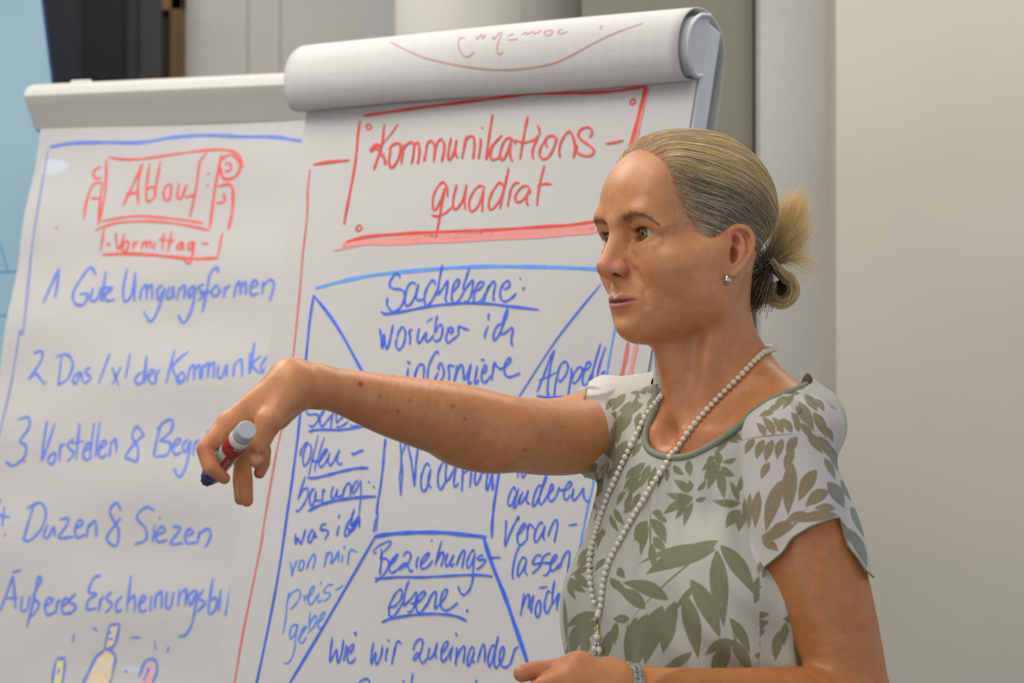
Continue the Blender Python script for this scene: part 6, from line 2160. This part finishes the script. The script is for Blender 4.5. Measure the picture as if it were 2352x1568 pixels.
# earring: a small wide hoop
ec = Q(1670.5, 641, 2.433)
l_, n_, _, _ = bv_body.ray_cast(Vector(CAM), Vector(ray(1670, 634)).normalized())
if l_:
    ec = np.array(l_) + np.array(n_) * 0.001 + np.array([0, 0, -0.0035])
ring_p = []
fo, lf_ = HR[:, 0], HR[:, 1]
bm = bmesh.new()
segs = 24
rings = []
axis = np.array([0.94, -0.34, 0])
axis /= np.linalg.norm(axis)
side_v = np.cross(axis, np.array([0, 0, 1.0]))
for k in range(segs):
    a_ = 2 * math.pi * k / segs
    rad_ = side_v * math.sin(a_) * 0.8 + np.array([0, 0, 1]) * math.cos(a_)
    rings.append([bm.verts.new(ec + rad_ * r_ + axis * w_) for r_, w_ in ((0.0052, -0.0026), (0.0056, 0), (0.0052, 0.0026), (0.0041, 0.0026), (0.0041, -0.0026))])
for k in range(segs):
    for j in range(5):
        bm.faces.new((rings[k][j], rings[k][(j + 1) % 5], rings[(k + 1) % segs][(j + 1) % 5], rings[(k + 1) % segs][j]))
er = obj('earring', bm, M_silver, person, True)
er['label'] = 'small silver hoop earring'

# wrist watch band: links round the left wrist
watch = thing('wristwatch', '', '', Q(1440, 1580, 2.325))
del watch['label'], watch['category']
watch['label'] = 'silver metal link watch band'
watch.parent = person
watch.matrix_parent_inverse = person.matrix_world.inverted()
bpy.context.view_layer.update()
wc = Q(1440, 1581, 2.325)
wx = Q(1560, 1598, 2.340) - Q(1410, 1576, 2.320)
wx /= np.linalg.norm(wx)
wu = np.array([0, 0, 1.0]) - wx * wx[2]
wu /= np.linalg.norm(wu)
wv = np.cross(wx, wu)


def link_mesh(name, hx, hy, hz, bev):
    bm = bmesh.new()
    box_bm(bm, ident, (-hx, -hy, -hz), (hx, hy, hz), bev)
    me = bpy.data.meshes.new(name)
    bm.to_mesh(me)
    bm.free()
    me.materials.append(M_silver.m)
    return me


lm1, lm2 = link_mesh('link', 0.0026, 0.0028, 0.0011, 0.0004), link_mesh('side_link', 0.0022, 0.0030, 0.0011, 0.0004)
NL = 26
for k in range(NL):
    a_ = 2 * math.pi * k / NL
    out_ = wu * math.cos(a_) + wv * math.sin(a_)
    tan_ = -wu * math.sin(a_) + wv * math.cos(a_)
    l0, n0_, _, d0_ = bv_body.ray_cast(Vector(wc + out_ * 0.05), Vector(-out_))
    rr = (np.array(l0) - wc).dot(out_) if l0 else 0.0235
    rr = min(max(rr, 0.0215), 0.027) + 0.0014
    for nm, me_, off, da in (('link', lm1, 0.0, 0.0), ('side_link', lm2, 0.0046, 0.5), ('side_link', lm2, -0.0046, 0.5)):
        aa = a_ + da * 2 * math.pi / NL
        o_ = wu * math.cos(aa) + wv * math.sin(aa)
        t_ = -wu * math.sin(aa) + wv * math.cos(aa)
        M4 = Matrix(np.column_stack([wx, t_, o_]).tolist()).to_4x4()
        o = bpy.data.objects.new(nm, me_)
        COL.objects.link(o)
        o.matrix_world = Matrix.Translation(Vector(wc + o_ * rr + wx * off)) @ M4
        o.parent = watch
        o.matrix_parent_inverse = watch.matrix_world.inverted()
        o.matrix_world = Matrix.Translation(Vector(wc + o_ * rr + wx * off)) @ M4
a_ = math.pi
o_ = wu * math.cos(a_) + wv * math.sin(a_)
cs_ = [wc + o_ * (0.026 + h_) for h_ in (0.0, 0.004, 0.0075, 0.0085)]
obj('watch_case', tube_mesh('case', cs_, [0.0135, 0.0145, 0.0140, 0.0125], 32), M_silver, watch, True)

# ------------------------------------------------------------------ the marker in her right hand
tip, end = Q(474, 1104, 2.333), Q(568, 986, 2.214)
ax = end - tip
LN = np.linalg.norm(ax)
ax /= LN
e1 = np.cross(ax, np.array([0, 0, 1.0]))
e1 /= np.linalg.norm(e1)
e2 = np.cross(ax, e1)
print('marker length', LN)
tt_ = np.linspace(0.0, LN, 60)
aa_ = np.linspace(0, 2 * math.pi, 24)
PT = np.array([tip + ax * t + (e1 * math.cos(q) + e2 * math.sin(q)) * (0.0101 if t > .034 else .0095) for t in tt_ for q in aa_])
dd_ = body.eval(PT)
print('marker depth in the hand', dd_.min(), [(round(float(t), 3), round(float(dd_.reshape(60, 24)[i].min()), 4)) for i, t in enumerate(tt_) if dd_.reshape(60, 24)[i].min() < 0])
marker = thing('marker', 'red and white whiteboard marker with blue cap held in the woman\'s raised hand', 'marker', tip)
mp_ = lambda t, r_, a_: tip + ax * t + (e1 * math.cos(a_) + e2 * math.sin(a_)) * r_


def lathe(name, prof, mat, sides=40, a0=0.0, a1=2 * math.pi):
    full = abs(a1 - a0 - 2 * math.pi) < 1e-6
    n_ = sides if full else sides + 1
    vs, fs = [], []
    for t, r_ in prof:
        for k in range(n_):
            vs.append(mp_(t, r_, a0 + (a1 - a0) * k / sides))
    for i in range(len(prof) - 1):
        for k in range(sides):
            k2 = (k + 1) % n_
            fs.append((i * n_ + k, i * n_ + k2, (i + 1) * n_ + k2, (i + 1) * n_ + k))
    if full:
        fs.append(tuple(range(n_))[::-1])
        fs.append(tuple((len(prof) - 1) * n_ + k for k in range(n_)))
    o = obj(name, mesh_from(name, vs, fs), mat, marker)
    for p in o.data.polygons:
        p.use_smooth = len(p.vertices) == 4
    return o



RB = 0.0101
M_white = Mat('white_barrel', srgb(222, 222, 222), 0.35)
M_redl = Mat('red_label', srgb(172, 28, 44), 0.4)
M_blue = Mat('blue_cap', srgb(22, 30, 120), 0.35)
M_lg = Mat('grey_end_plug', srgb(186, 190, 196), 0.4)
lathe('cap', [(0.000, 0.0058), (0.0015, 0.0064), (0.012, 0.0074), (0.013, 0.0094), (0.032, 0.0098), (0.034, 0.0094)], M_blue, 8)
lathe('barrel', [(0.034, 0.0092), (0.036, RB), (LN - 0.026, RB), (LN - 0.024, RB - 0.0002), (LN - 0.012, RB - 0.0004)], M_white)
lathe('end_plug', [(LN - 0.014, RB - 0.0003), (LN - 0.008, RB - 0.0005), (LN - 0.0065, RB - 0.0016), (LN - 0.0055, RB - 0.0008), (LN - 0.001, RB - 0.0010), (LN, RB - 0.0020)], M_lg)
# label: a red band near the plug and a red stripe along the barrel, facing the camera
view = CAM - (tip + end) / 2
ca0 = math.atan2(view.dot(e2), view.dot(e1))
rt = np.cross(ax, view)
side_sign = 1 if (e1 * math.cos(ca0 + 0.5) + e2 * math.sin(ca0 + 0.5))[0] > (e1 * math.cos(ca0) + e2 * math.sin(ca0))[0] else -1
arc = lambda lo_, hi_: sorted((ca0 + side_sign * lo_, ca0 + side_sign * hi_))
band = lathe('label_band', [(LN - 0.050, RB + 0.00012), (LN - 0.026, RB + 0.00012)], M_redl, 30, *arc(-1.7, 1.9))
stripe = lathe('label_stripe', [(0.040, RB + 0.00012), (LN - 0.050, RB + 0.00012)], M_redl, 16, *arc(0.0, 0.95))
bm = bmesh.new()
rw = np.random.default_rng(3)
for k in range(9):                         # the small white print on the stripe, unreadable in the photo
    t0_ = LN - 0.056 - k * 0.0042
    aa = ca0 + side_sign * 0.48
    for q in range(2):
        w_ = rw.uniform(-0.12, 0.12)
        vs = [bm.verts.new(mp_(t0_ + dt, RB + 0.0004, aa + w_ + da)) for dt, da in ((0, -0.13), (0.0008, -0.13), (0.0022 - 0.0016 * q, 0.13), (0.0014 - 0.0016 * q, 0.13))]
        bm.faces.new(vs)
obj('label_print', bm, Mat('white_print', srgb(228, 214, 214), 0.5), marker)['kind'] = 'stuff'
bm = bmesh.new()
for k in range(4):
    aa = ca0 + side_sign * (0.25 + 0.20 * k)
    vs = [bm.verts.new(mp_(LN - 0.031 + dt, RB + 0.0004, aa + da)) for dt, da in ((0, -0.05), (0.004, -0.07), (0.004, 0.03), (0.0005, 0.05))]
    bm.faces.new(vs)
obj('label_print', bm, bpy.data.materials['white_print'], marker)['kind'] = 'stuff'
